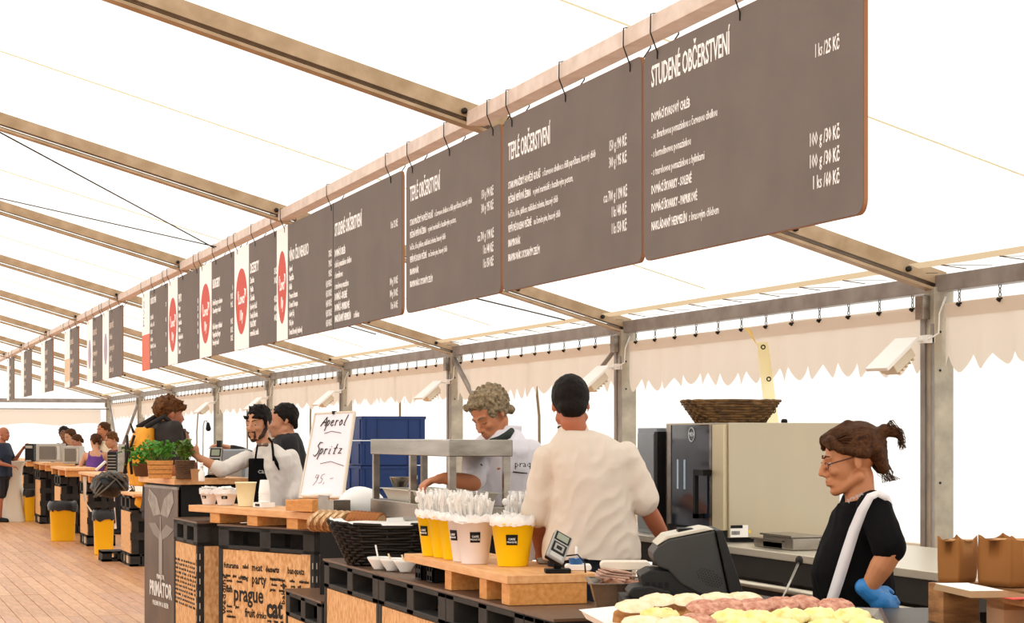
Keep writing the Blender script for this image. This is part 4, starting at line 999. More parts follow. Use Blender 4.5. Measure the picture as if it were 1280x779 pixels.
# ends p2
# ================================================================ PEOPLE
def solid(b, name, mats, parent, voxel=.008, smooth=3, disp=None, dec=None):
    "union of overlapping closed shapes grown into one smooth skin"
    o = bpy.data.objects.new('tmp', b.mesh('tmp')); COL.objects.link(o)
    m = o.modifiers.new('r', 'REMESH'); m.mode = 'VOXEL'; m.voxel_size = voxel; m.use_smooth_shade = True
    if smooth: q = o.modifiers.new('s', 'SMOOTH'); q.factor = .5; q.iterations = smooth
    dg = bpy.context.evaluated_depsgraph_get(); me = bpy.data.meshes.new_from_object(o.evaluated_get(dg)); bpy.data.objects.remove(o)
    if disp:
        me.calc_loop_triangles(); ns = [v.normal.copy() for v in me.vertices]
        for v, n_ in zip(me.vertices, ns): v.co = v.co+n_*disp(v.co)
    me.name = name
    for p in me.polygons: p.use_smooth = True
    r = bpy.data.objects.new(name, me); link(r, parent); me.materials.append(mats); return r
def loft(b, rings, n=24, p=.8, lean=None):
    vs = []
    for z, rx, ry, cx, cy in rings:
        for k in range(n):
            a = 2*pi*k/n; c, s_ = cos(a), sin(a)
            v = Vector((cx+rx*abs(c)**p*(1 if c > 0 else -1), cy+ry*abs(s_)**p*(1 if s_ > 0 else -1), z)); vs.append(lean@v if lean else v)
    fs = [(i*n+k, i*n+(k+1)%n, (i+1)*n+(k+1)%n, (i+1)*n+k) for i in range(len(rings)-1) for k in range(n)]
    fs += [tuple(range(n))[::-1], tuple((len(rings)-1)*n+k for k in range(n))]
    b.add(vs, fs, True)
def headparts(b, M, fem=False, ears=True):
    P = lambda x, y, z: M@Vector((x, y, z)); R3 = M.to_3x3().normalized(); s = M.to_scale().x
    E = lambda c, r, q=None: b.ell(P(*c), tuple(x*s for x in r), R3 if q is None else R3@q, 20, 14)
    C = lambda p, q, r0, r1: b.cone(P(*p), P(*q), r0*s, r1*s, 12)
    E((0, .018, .038), (.075, .098, .086)); E((0, -.033, -.010), (.061, .055, .082)); E((0, -.042, -.066), (.046, .045, .042))
    E((0, -.070, -.093), (.022, .022, .019))
    for q in (-1, 1):
        C((q*.054, .012, -.055), (q*.020, -.06, -.09), .021, .019); E((q*.034, -.066, -.020), (.022, .021, .019))
        C((q*.010, -.083, .030), (q*.044, -.070, .030), .0095, .008); E((q*.0115, -.096, -.031), (.0085, .010, .008))
        if ears: E((q*.077, .014, -.004), (.007, .017, .029), Euler((R(-12), 0, R(q*16))).to_matrix())
        C((q*.018, -.0790, .0155), (q*.042, -.0700, .0145), .0045, .004); C((q*.018, -.079, -.004), (q*.040, -.070, -.004), .0045, .004)
    C((0, -.084, .026), (0, -.108, -.018), .0085, .0115); E((0, -.110, -.023), (.0115, .0115, .0105))
    C((-.018, -.089, -.051), (.018, -.089, -.051), .0075, .0075); C((-.016, -.089, -.065), (.016, -.089, -.065), .008, .008)
    E((0, -.094, -.052), (.010, .009, .007)); E((0, -.093, -.066), (.011, .009, .007))
def headkit(t, M, brow='4a3526', iris='4a3a2c', lip='b06a5c', full=True):
    P = lambda x, y, z: M@Vector((x, y, z)); R3 = M.to_3x3().normalized(); s = M.to_scale().x
    eb = MB(); ib = MB(); bb_ = MB(); lb = MB()
    for q in (-1, 1):
        eb.ell(P(q*.030, -.0705, .006), .0112*s, None, 12, 8); ib.ell(P(q*.0305, -.0785, .005), (.0058*s, .0040*s, .0058*s), R3, 10, 6)
        bb_.tube([P(q*.012, -.0915, .031), P(q*.028, -.0865, .038), P(q*.046, -.0745, .033)], [.003*s, .0036*s, .002*s], 6)
    eb.build('eye', mat('eye_white', 'b9a598', .35), t); ib.build('iris', mat('iris_'+iris, iris, .2), t); bb_.build('eyebrow', mat('brow_'+brow, brow, .8), t)
    lb.tube([P(-.022, -.0875, -.0575), P(-.010, -.0945, -.0535), P(0, -.0975, -.055), P(.010, -.0945, -.0535), P(.022, -.0875, -.0575)], [.0015*s, .0038*s, .0042*s, .0038*s, .0015*s], 6)
    lb.tube([P(-.020, -.0875, -.060), P(0, -.0965, -.064), P(.020, -.0875, -.060)], [.0015*s, .0048*s, .0015*s], 6)
    lb.build('lips', mat('lip_'+lip, lip, .45), t)
def hand(b, w, d, up, s=1.0, curl=.5, side=1):
    "palm with four fingers and a thumb; w wrist, d hand direction, up = back of the hand"
    d = d.normalized(); up = (up-d*up.dot(d)).normalized(); x = d.cross(up)*side
    c = w+d*.05*s; Mx = Matrix((x, d, up)).transposed()
    b.ell(c, (.040*s, .052*s, .017*s), Mx, 14, 10); b.cone(w-d*.01*s, w+d*.03*s, .026*s, .026*s)
    L = (.036, .042, .039, .030)
    for i in range(4):
        f0 = c+d*.036*s+x*(-.030+.020*i)*s; a = curl*.7; p1 = f0+(d*cos(a)-up*sin(a))*L[i]*s; a2 = curl*1.7; p2 = p1+(d*cos(a2)-up*sin(a2))*L[i]*.75*s
        a3 = curl*2.5; p3 = p2+(d*cos(a3)-up*sin(a3))*L[i]*.5*s
        b.cone(f0, p1, .0098*s, .0090*s, 8); b.cone(p1, p2, .0090*s, .0082*s, 8); b.cone(p2, p3, .0082*s, .0072*s, 8)
    t0 = w+d*.022*s-x*.026*s; t1 = t0+(d*.7-x*.55-up*.3).normalized()*.038*s; t2 = t1+(d*.9-x*.1-up*.45).normalized()*.03*s
    b.cone(t0, t1, .0125*s, .0105*s, 8); b.cone(t1, t2, .0105*s, .0085*s, 8)
def wrinkle(amp=.006, f=7, sx=1.0, seed=0):
    def d(c):
        q = Vector((c.x*f*sx+seed, c.y*f*sx, c.z*f*.55)); a = noise.noise(q+Vector((0, 0, 0))*1); b_ = noise.noise(Vector((c.x*f*2.2+c.z*f*1.5+seed, c.y*f*2.2, c.z*f*1.1-c.x*f)))
        return amp*(a*1.1+(1-abs(b_)*2)*.55-.3)
    return d
SKIN = {}
def skin(col):
    return mat('skin_'+col, col, .5, 0, .12, 9, .05, 90, None, None, .35)
def person(label, px, z, turn, H, group=None):
    p = at(px, YH, z); t = thing('person', label, 'person', (p.x, p.y, 0), -TH-R(turn), group)
    t['_k'] = H/1.8; return t, H/1.8
def TW(t): return Matrix.Translation(t.location)@Matrix.Rotation(t.rotation_euler[2], 4, 'Z')
def loc_of(t, px, py, z): return TW(t).inverted()@at(px, py, z)
def hm(t_loc, yaw=0, pitch=0, roll=0, s=1.0):
    return Matrix.Translation(t_loc)@Euler((R(pitch), R(roll), R(yaw)), 'ZYX').to_matrix().to_4x4()@Matrix.Scale(s, 4)
def torso(b, k, L, fat=1.0, inf=0, z0=.86, flare=.0, zs=None):
    g = inf
    loft(b, [(z0*k, (.165*fat+flare)*k+g, (.115*fat+flare)*k+g, 0, 0), (1.0*k, .160*fat*k+g, .118*fat*k+g, 0, -.005*k), (1.12*k, .150*fat*k+g, .112*fat*k+g, 0, -.006*k), (1.26*k, .165*fat*k+g, .118*fat*k+g, 0, 0),
              (1.37*k, .178*k+g, .110*k+g, 0, .005*k), (1.43*k, .165*k+g, .085*k+g, 0, .01*k), (1.475*k, .10*k+g, .066*k+g, 0, .012*k)], lean=L)
def legs(t, k, m, fat=1.0, shoe=None, sh=None):
    b = MB(); loft(b, [(.80*k, .172*fat*k, .130*fat*k, 0, 0), (1.05*k, .166*fat*k, .125*fat*k, 0, 0)])
    for q in (-1, 1):
        b.cone((q*.092*k, 0, .84*k), (q*.10*k, -.01*k, .48*k), .092*k*fat, .068*k)
        if not sh: b.cone((q*.10*k, -.01*k, .48*k), (q*.105*k, .01*k, .09*k), .068*k, .055*k)
    solid(b, 'trousers', m, t, .014, 3)
    s_ = MB()
    for q in (-1, 1): s_.cone((q*.105*k, .02*k, .05*k), (q*.115*k, -.14*k, .038*k), .048*k, .036*k); s_.box((q*.11*k-.045*k, -.17*k, .0005), (q*.11*k+.045*k, .065*k, .03*k))
    solid(s_, 'shoe', shoe or M_dark, t, .012, 2)
def lean_m(deg, k, side=0): return Matrix.Translation((0, 0, .95*k))@Euler((R(deg), R(side), 0)).to_matrix().to_4x4()@Matrix.Translation((0, 0, -.95*k))
def body(t, k, sk, L, Hm, arms, fat=1.0, voxel=.009, fem=False, hands=(1, 1), hd=None, neck=.054):
    "one continuous skin surface: head, neck, trunk, arms and hands"
    b = MB(); headparts(b, Hm, fem)
    torso(b, k, L, fat*.93, -.012)
    b.cone(L@Vector((0, .018*k, 1.43*k)), Hm@Vector((0, .028, -.075)), (neck+.008)*k, neck*k)
    b.cone(Hm@Vector((0, .028, -.075)), Hm@Vector((0, .02, -.02)), neck*k, neck*k)
    for i, (sh, el, wr, hdir, hup, curl) in enumerate(arms):
        b.cone(sh, el, .046*k, .038*k); b.cone(el, Vector(el).lerp(wr, .35), .040*k, .040*k); b.cone(Vector(el).lerp(wr, .35), wr, .040*k, .026*k)
        if hands[i]: hand(b, Vector(wr), Vector(hdir), Vector(hup), k, curl, 1 if i == 0 else -1)
    return solid(b, 'body', sk, t, voxel, 2)
def sleeves(b, arms, k, frac, r0=.064, r1=.058, upto='elbow'):
    for (sh, el, wr, *_ ) in arms:
        sh = Vector(sh); el = Vector(el); wr = Vector(wr)
        if upto == 'elbow': b.cone(sh, sh.lerp(el, frac), r0*k, r1*k, 16)
        else: b.cone(sh, el, r0*k, r1*k, 16); b.cone(el, el.lerp(wr, frac), r1*k, r1*k*.72, 16)
def haircap(b, M, s=1.0, r=(.083, .100, .088), c=(0, .03, .048)):
    R3 = M.to_3x3().normalized(); k = M.to_scale().x
    b.ell(M@Vector(c), tuple(x*k*s for x in r), R3, 24, 16)
M_hbr = mat('hair_brown', '583519', .6, 0, .55, 60, .5, 120, '2c180c', (6, 1, 1), .15); M_hdk = mat('hair_dark', '1c1310', .6, 0, .5, 60, .5, 120, '0c0807', (5, 1, 1), .15); M_hgr = mat('hair_grey', 'a08d6f', .75, 0, .6, 55, .6, 90, '54452f')
M_hsp = mat('hair_light_brown', '744a26', .6, 0, .5, 50, .5, 100, '38210f', None, .15)
M_jack = mat('chef_jacket_cloth', 'd8cabc', .8, 0, .06, 5, .15, 25); M_jack2 = mat('chef_jacket_white', 'dedae2', .8, 0, .06, 5, .15, 25)
M_shirtw = mat('white_shirt', 'e2dad2', .8, 0, .05, 5, .15, 25); M_polo = mat('black_polo', '0f0e10', .9, 0, .2, 6, .15, 30, spec=.1); M_apr = mat('black_apron', '100f11', .9, 0, .2, 6, .1, 30, spec=.1)
# ---------- 1 woman in black polo
def w1():
    zc = 6.9; t, k = person('woman in black polo with white apron strap, glasses and blue glove', 1076, zc, 88, 1.64)
    V = lambda px, py, dz=0: loc_of(t, px, py, zc+dz)
    L = lean_m(2, k); hc = V(1062, 577); Hm = hm(Vector((0, hc.y, hc.z)), 0, 12, 0, 1.0)
    sk = skin('c08058')
    shL = V(1093, 634, -.15); elL = V(1113, 690, -.25); wrL = V(1084, 738, -.22)
    shR = Vector((-.16, shL.y, shL.z)); elR = Vector((-.2, .0, 1.13)); wrR = Vector((-.16, -.2, 1.03))
    elR = Vector((-.2, -.02, 1.1)); wrR = Vector((-.17, -.13, .88))
    arms = [(shL, elL, wrL, Vector((-.1, -.1, -.8)), Vector((1, .2, 0)), 1.2), (shR, elR, wrR, (0, -1, -.1), (0, 0, 1), .5)]
    b = MB(); headparts(b, Hm, True); torso(b, k, L, 1.0, -.012)
    b.cone(L@Vector((0, .018*k, 1.43*k)), Hm@Vector((0, .022, -.06)), .062*k, .058*k)
    b.ell(Hm@Vector((0, -.025, -.088)), (.038, .042, .022), Hm.to_3x3(), 14, 10)
    for i, (sh, el, wr, hd, hu, cu) in enumerate(arms):
        b.cone(sh, el, .055*k, .047*k); b.cone(el, el.lerp(wr, .4), .046*k, .047*k); b.cone(el.lerp(wr, .4), wr, .047*k, .030*k)
    hand(b, wrR, Vector((0, -1, -.1)), Vector((0, 0, 1)), .95, .6, -1)
    solid(b, 'body', sk, t, .0055, 2)
    headkit(t, Hm, '5a3b28', '3b3128', 'a85c50')
    g = MB(); gd = V(1100, 752, -.22)-wrL; hand(g, wrL+gd.normalized()*.01, gd+Vector((0, .02, 0)), Vector((1, .1, .3)), 1.02, 1.15, 1)
    g.cone(wrL-gd.normalized()*.015, wrL+gd.normalized()*.03, .033, .034)
    g.ell(wrL+gd.normalized()*.06, (.034, .040, .038)); solid(g, 'blue_glove', mat('blue_glove', '2f7fc4', .4, 0, .15, 20, .3, 70), t, .0055, 2)
    # polo shirt
    s_ = MB(); loft(s_, [(.86*k, .195*k, .155*k, 0, 0), (.98*k, .195*k, .165*k, 0, -.012*k), (1.10*k, .18*k, .160*k, 0, -.02*k), (1.22*k, .175*k, .158*k, 0, -.028*k), (1.32*k, .178*k, .135*k, 0, -.012*k), (1.40*k, .17*k, .112*k, 0, .008*k), (1.455*k, .125*k, .100*k, 0, .012*k), (1.485*k, .085*k, .085*k, 0, .015*k)], lean=L)
    for sh, el in ((shL, elL), (shR, elR)): s_.cone(sh, sh.lerp(el, .9), .070*k, .066*k, 16)
    solid(s_, 'polo_shirt', M_polo, t, .009, 2, wrinkle(.007, 8))
    c_ = MB(); loft(c_, [(1.40*k, .085*k, .082*k, 0, .02*k), (1.445*k, .074*k, .074*k, 0, .018*k), (1.475*k, .072*k, .074*k, 0, .022*k), (1.50*k, .07*k, .074*k, 0, .030*k)], lean=L@Matrix.Translation((0, .0, 1.45*k))@Matrix.Rotation(R(14), 4, 'X')@Matrix.Translation((0, 0, -1.45*k)))
    solid(c_, 'collar', M_polo, t, .006, 1)
    a = V(1067, 621, -.10); b_ = V(1085, 610, -.10)
    ct = text('praque', .022, mat('silver_print', 'b9b9bd', .5), t, V(1060, 628, -.175), name='collar_print'); ct.rotation_euler = (pi/2, R(-26), pi/2)
    # apron strap and hem tape
    pts = [(1114, 634, -.16), (1109, 623, -.20), (1098, 617, -.225), (1088, 621, -.235), (1078, 638, -.22), (1068, 663, -.205), (1058, 694, -.20), (1048, 726, -.19), (1038, 757, -.185)]
    wd = [.020, .022, .024, .028, .034, .038, .040, .040, .038]; vs = []
    for i, (x, y, dz) in enumerate(pts):
        q = V(x, y, dz); q2 = V(*(pts[i+1] if i < 8 else pts[i])); q1 = V(*(pts[i-1] if i else pts[i])); d = (q2-q1).normalized(); n_ = Vector((1, 0, 0)).cross(d).normalized()*wd[i]*.5
        vs += [q-n_, q+n_, q-n_-Vector((.006, 0, 0)), q+n_-Vector((.006, 0, 0))]
    fs = []
    for i in range(8): a0 = 4*i; b0 = 4*i+4; fs += [(a0, a0+1, b0+1, b0), (a0+2, b0+2, b0+3, a0+3), (a0, b0, b0+2, a0+2), (a0+1, a0+3, b0+3, b0+1)]
    MB().add(vs, fs, True).build('apron_strap', mat('white_strap', 'e9e4e6', .7, 0, .04, 9), t)
    ap = MB(); loft(ap, [(.45*k, .20*k, .17*k, 0, -.01), (.86*k, .20*k, .172*k, 0, -.012), (1.0*k, .199*k, .172*k, 0, -.018)], lean=L); solid(ap, 'apron', M_apr, t, .012, 2)
    # glasses
    gl = MB()
    for q in (-1, 1):
        gl.tube([Hm@Vector((q*.031+.024*cos(a), -.094-.0*cos(a)+abs(.004*cos(a)), .003+.014*sin(a))) for a in [2*pi*i/16 for i in range(17)]], .0016, 6, cap=False)
        gl.tube([Hm@Vector((q*.055, -.090, .008)), Hm@Vector((q*.074, -.06, .012)), Hm@Vector((q*.079, .0, .016))], .0026, 6)
    gl.tube([Hm@Vector((-.008, -.098, .006)), Hm@Vector((.008, -.098, .006))], .0018, 6); gl.build('glasses', mat('glasses_frame', '4a1f1c', .3), t)
    # hair: swept back to a clip with a loose tail
    h = MB(); haircap(h, Hm, 1.0, (.084, .102, .082), (0, .036, .056)); Hp = lambda x, y, z: Hm@Vector((x, y, z))
    for q in (-1, 1):
        h.cone(Hp(q*.045, -.060, .088), Hp(q*.074, -.030, .045), .022, .016); h.cone(Hp(q*.074, -.028, .05), Hp(q*.082, .045, .022), .014, .022); h.cone(Hp(q*.055, .085, .03), Hp(q*.03, .11, -.05), .035, .02)
        h.cone(Hp(q*.02, -.076, .088), Hp(q*.055, -.072, .062), .014, .009)
    h.cone(Hp(0, -.070, .095), Hp(0, .02, .128), .022, .022); h.cone(Hp(0, .11, .04), Hp(0, .118, -.045), .038, .018)
    h.cone(Hp(0, .115, .07), Hp(0, .145, .085), .026, .024); h.cone(Hp(0, .145, .085), Hp(0, .19, .065), .025, .018); h.cone(Hp(0, .19, .065), Hp(0, .20, .035), .018, .006)
    solid(h, 'hair', M_hbr, t, .006, 2, lambda c: .004*noise.noise(Vector((c.x*60, c.y*18, c.z*70))))
    st = MB(); rr = random.Random(5)
    for i in range(150):
        x = rr.uniform(-1, 1); a = rr.uniform(.1, 1.0)
        p0 = Hp(.062*x, -.060-.018*(1-x*x), .085+.018*(1-abs(x))); p1 = Hp(.080*x, -.01, .098+.03*(1-x*x)-.03*abs(x)*a); p2 = Hp(.068*x, .07, .095-.08*a*abs(x)+.03*(1-abs(x))); p3 = Hp(.012*x, .128+rr.uniform(-.01, .01), .07+rr.uniform(-.02, .02))
        st.tube([p0, p1, p2, p3], [.0012, .0022, .0022, .0014], 4)
    for i in range(40):
        st.tube([Hp(rr.uniform(-.02, .02), .14, .085), Hp(rr.uniform(-.03, .03), .17+rr.uniform(-.01, .02), .095+rr.uniform(-.01, .02)), Hp(rr.uniform(-.03, .03), .195+rr.uniform(-.01, .015), .06+rr.uniform(-.02, .02)), Hp(rr.uniform(-.03, .03), .195+rr.uniform(-.01, .02), .02+rr.uniform(-.02, .02))], .0013, 4)
        y0 = rr.uniform(.09, .13); st.tube([Hp(rr.uniform(-.03, .03), y0, -.03), Hp(rr.uniform(-.03, .03), y0+rr.uniform(0, .02), -.07), Hp(rr.uniform(-.03, .03), y0+rr.uniform(-.01, .05), -.10)], .0011, 4)
    tag(st.build('hair_strands', M_hbr, t), kind='stuff')
    legs(t, k, M_dark)
w1()
# ---------- 2 man seen from behind
def w2():
    zc = 8.65; t, k = person('man seen from behind in cream chef jacket with short dark hair', 737, zc, 176, 1.86)
    V = lambda px, py, dz=0: loc_of(t, px, py, zc+dz)
    L = lean_m(6, k, 3); Hm = hm(V(713, 508), 0, 14, 3, 1.02); sk = skin('b06a4c')
    shL = V(686, 574); elL = V(671, 644, .03); wrL = V(676, 690, .22); shR = V(781, 570); elR = V(808, 634, .0); wrR = V(836, 684, .2)
    arms = [(shL, elL, wrL, (0, -.4, -.8), (1, 0, 0), .5), (shR, elR, wrR, (0, -.5, -.8), (-1, 0, 0), .5)]
    body(t, k, sk, L, Hm, arms, 1.15, .009); headkit(t, Hm)
    s_ = MB(); g = 1.0
    A_ = V(733, 700); 
    rings = []
    for (py, xl, xr, ry) in ((699, 676, 800, .17), (680, 677, 799, .168), (640, 688, 790, .16), (600, 689, 786, .152), (578, 684, 788, .14), (562, 684, 782, .122), (549, 688, 768, .10), (538, 697, 742, .075)):
        a, b_ = V(xl, py), V(xr, py); rings.append((a.z, abs(a.x-b_.x)/2, ry, (a.x+b_.x)/2, .02))
    loft(s_, rings, 30, .85)
    for (sh, el, *_ ), fr in zip(arms, (.95, .84)): s_.cone(sh, Vector(sh).lerp(el, fr), .066, .070, 18)
    solid(s_, 'chef_jacket', M_jack, t, .009, 2, wrinkle(.013, 6, 1, 3))
    c_ = MB(); loft(c_, [(V(0, 548).z, .082, .075, V(718, 545).x, .01), (V(0, 535).z, .068, .068, V(716, 540).x, .0), (V(0, 528).z, .064, .066, V(715, 540).x, -.01)], lean=None); solid(c_, 'collar', M_jack, t, .007, 1)
    nb = MB(); q = V(714, 533); nb.tube([q+Vector((.062*sin(a), .066*cos(a)-.0, .006*cos(a*2))) for a in [R(-75+15*i) for i in range(11)]], .006, 6); nb.build('dark_neck_print', M_ink, t)
    h = MB(); haircap(h, Hm, 1.0, (.085, .102, .098), (0, .030, .040)); h.ell(Hm@Vector((0, .072, -.018)), (.066, .052, .055), Hm.to_3x3())
    solid(h, 'hair', M_hdk, t, .006, 2, lambda c: .003*noise.noise(c*55))
    legs(t, k, mat('navy_trousers', '1c2230', .8), 1.1)
w2()
# ---------- 3 grey curly chef
def w3():
    zc = 10.7; t, k = person('grey curly-haired chef in white jacket bending over his work', 628, zc, 48, 1.88)
    V = lambda px, py, dz=0: loc_of(t, px, py, zc+dz)
    L = lean_m(10, k); Hm = hm(V(612, 520, -.05), 6, 34, -6, 1.1); sk = skin('bd7a55')
    shR = V(594, 566, -.02); elR = V(592, 604, -.30); wrR = V(556, 598, -.40); shL = V(662, 566, .02); elL = V(672, 622, .0); wrL = V(664, 650, -.25)
    arms = [(shL, elL, wrL, (0, -.8, -.2), (0, 0, 1), .4), (shR, elR, wrR, V(544, 600, -.42)-V(556, 598, -.40), (0, 0, 1), .7)]
    b = MB(); headparts(b, Hm); torso(b, k, L, 1.0, -.012); b.cone(L@Vector((0, .02, 1.43*k)), Hm@Vector((0, .03, -.05)), .066, .062)
    for i, (sh, el, wr, hd, hu, cu) in enumerate(arms):
        b.cone(sh, el, .05, .045); b.cone(el, el.lerp(wr, .4), .045, .046); b.cone(el.lerp(wr, .4), wr, .046, .033); hand(b, wr, Vector(hd), Vector(hu), 1.1, cu, 1 if i == 0 else -1)
    solid(b, 'body', sk, t, .007, 2); headkit(t, Hm, '7d6a55', '4a3a2c', '9c5a4c')
    for o in list(t.children):
        if o.name.split('.')[0] in ('eye', 'iris'): bpy.data.objects.remove(o)
    ld = MB()
    for q in (-1, 1): ld.tube([Hm@Vector((q*.019, -.0835, .003)), Hm@Vector((q*.031, -.0835, -.002)), Hm@Vector((q*.043, -.075, .003))], .0016, 5)
    ld.build('eyelash', mat('lash', '3a2418', .8), t)
    s_ = MB(); rings = []
    for (py, xl, xr, ry, dz) in ((668, 588, 672, .17, 0), (640, 587, 671, .168, 0), (605, 586, 671, .165, 0), (580, 584, 673, .155, 0), (562, 583, 673, .14, 0), (551, 590, 668, .115, 0), (543, 600, 660, .095, 0), (536, 612, 650, .08, 0)):
        a, b_ = V(xl, py), V(xr, py); c = (a+b_)/2; rings.append((a.z, (a-b_).length/2*.98, ry, c.x, c.y-.02))
    loft(s_, rings, 28, .85)
    s_.cone(shR, elR.lerp(shR, .12), .072, .066, 16); s_.cone(shL, elL, .078, .07, 16)
    solid(s_, 'chef_jacket', M_jack2, t, .009, 2, wrinkle(.010, 6, 1, 7))
    dv = (at(628, 560, 1)-at(628, 560, 2)).normalized()
    kb = MB(); kb.tube([V(612, 551, -.17), V(624, 550, -.175), V(634, 545, -.15), V(640, 538, -.10)], [.010, .022, .024, .016], 10); kb.build('dark_neckerchief', mat('dark_green_scarf', '1f2822', .8), t)
    cl = MB(); loft(cl, [(V(0, 548).z, .085, .085, V(630, 540).x, V(630, 540).y), (V(0, 532).z, .07, .072, V(636, 530).x, V(636, 530).y)]); solid(cl, 'collar', M_jack2, t, .007, 1)
    bt = MB()
    for (x, y) in ((601, 582), (601, 604), (598, 626)): bt.ell(V(x, y, -.235), .009)
    bt.build('button', M_ink, t)
    q = V(643, 584, -.20); tx = text('praque', .05, M_ink, t, q, name='jacket_print'); tx.rotation_euler = (pi/2, 0, R(48)); 
    MB().tube([V(641, 590, -.20), V(659, 592, -.17)], .0035, 5).build('print_line', M_ink, t)
    h = MB(); haircap(h, Hm, 1.0, (.088, .106, .092), (0, .036, .050)); rr = random.Random(3)
    for i in range(260):
        u = rr.uniform(-1, 1); a = rr.uniform(0, 2*pi); w_ = math.sqrt(1-u*u); v = Vector((.090*w_*cos(a), .036+.108*w_*sin(a), .050+.092*u))
        if v.y < -.045 and v.z < .075 or v.z < -.035: continue
        if abs(v.x) > .06 and v.z < .01 and v.y < .03: continue
        h.ell(Hm@v, rr.uniform(.010, .019), None, 8, 6)
    for x in (-.05, -.025, 0, .025, .05): h.ell(Hm@Vector((x, -.062, .098)), .022, None, 8, 6)
    for q_ in (-1, 1): h.ell(Hm@Vector((q_*.078, .03, .02)), .022, None, 8, 6); h.ell(Hm@Vector((q_*.06, .09, -.03)), .028, None, 8, 6)
    solid(h, 'hair', M_hgr, t, .0055, 1, lambda c: .005*noise.noise(c*70))
    legs(t, k, mat('dark_trousers', '24242a', .8))
w3()
# ---------- 4 barman
def w4():
    zc = 14.35; t, k = person('bearded barman in white shirt, bow tie and black apron', 340, zc, 42, 1.82)
    V = lambda px, py, dz=0: loc_of(t, px, py, zc+dz)
    L = lean_m(3, k); Hm = hm(V(322, 531), 18, 6, 0, 1.05); sk = skin('c98f6b')
    shR = V(309, 573, -.05); elR = V(278, 588, -.20); wrR = V(248, 572, -.25); shL = V(362, 572, .05); elL = V(371, 604, .0); wrL = V(368, 628, -.12)
    arms = [(shL, elL, wrL, (0, -.2, -.9), (1, 0, 0), .6), (shR, elR, wrR, V(232, 556, -.25)-V(248, 572, -.25), (0, -1, 0), .5)]
    body(t, k, sk, L, Hm, arms, 1.0, .0085); headkit(t, Hm, '2a1c14', '33261c', '9c6558')
    s_ = MB(); rings = []
    for (py, xl, xr, ry) in ((680, 312, 368, .15), (640, 311, 368, .145), (605, 309, 369, .14), (583, 307, 370, .135), (570, 307, 368, .115), (562, 313, 358, .09), (555, 322, 346, .07)):
        a, b_ = V(xl, py), V(xr, py); c = (a+b_)/2; rings.append((a.z, (a-b_).length/2*.97, ry, c.x, c.y))
    loft(s_, rings, 26, .85); s_.cone(shR, elR, .060, .058, 14); s_.cone(elR, elR.lerp(wrR, .25), .058, .054, 14); s_.cone(shL, elL, .066, .062, 14); s_.cone(elL, elL.lerp(wrL, .72), .062, .055, 14)
    solid(s_, 'white_shirt', M_shirtw, t, .010, 2, wrinkle(.010, 8, 1, 5))
    ap = MB(); rings = []
    for (py, xl, xr) in ((700, 312, 358), (640, 313, 356), (605, 313, 352), (580, 317, 343), (573, 318, 341)):
        a, b_ = V(xl, py, -.045), V(xr, py, -.045); c = (a+b_)/2; rings.append((a.z, (a-b_).length/2*.95, .128 if py > 600 else .118, c.x, c.y-.012))
    loft(ap, rings, 24, .9); solid(ap, 'apron', M_apr, t, .009, 2)
    stp = MB(); stp.tube([V(342, 576, -.17), V(341, 562, -.15), V(340, 553, -.08), V(336, 548, -.03)], .009, 6); stp.tube([V(319, 576, -.17), V(321, 562, -.15), V(322, 556, -.12)], .008, 6); stp.tube([V(341, 568, -.17), V(346, 580, -.17), V(349, 588, -.16)], [.008, .014, .004], 6); stp.build('apron_strap', M_apr, t)
    bw = MB(); c = V(327, 557, -.155)
    for q in (-1, 1): bw.cone(c, c+Vector((q*.040, .012, .006)), .006, .017, 8)
    solid(bw, 'bow_tie', mat('bow_tie_cloth', '6a5548', .7), t, .004, 1)
    tx = text('cafe', .055, mat('silver_print', 'b9b9bd', .5), t, V(322, 592, -.195), name='apron_print'); tx.rotation_euler = (pi/2, 0, R(42))
    h = MB(); haircap(h, Hm, 1.0, (.085, .103, .092), (0, .034, .052)); rr = random.Random(8)
    for i in range(70):
        x = rr.uniform(-.07, .07); y = rr.uniform(-.075, .10); z_ = .052+.092*math.sqrt(max(.02, 1-(x/.085)**2-((y-.034)/.103)**2)); p = Hm@Vector((x, y, z_-.01)); h.cone(p, p+Vector((rr.uniform(-.01, .01), rr.uniform(-.03, 0), rr.uniform(.0, .022))), .012, .005, 6)
    for q in (-1, 1): h.cone(Hm@Vector((q*.076, -.005, .05)), Hm@Vector((q*.077, -.012, -.02)), .014, .008)
    solid(h, 'hair', M_hdk, t, .007, 1, lambda c: .004*noise.noise(c*60))
    bd = MB()
    for q in (-1, 1): bd.cone(Hm@Vector((q*.068, .0, -.03)), Hm@Vector((q*.050, -.03, -.075)), .012, .018); bd.cone(Hm@Vector((q*.050, -.03, -.075)), Hm@Vector((0, -.072, -.10)), .018, .021); bd.cone(Hm@Vector((q*.026, -.088, -.045)), Hm@Vector((q*.022, -.085, -.08)), .006, .010)
    bd.cone(Hm@Vector((-.022, -.097, -.044)), Hm@Vector((.022, -.097, -.044)), .005, .005)
    solid(bd, 'beard', mat('beard', '3a281c', .8), t, .005, 1, lambda c: .003*noise.noise(c*90))
    legs(t, k, mat('dark_trousers', '24242a', .8))
w4()
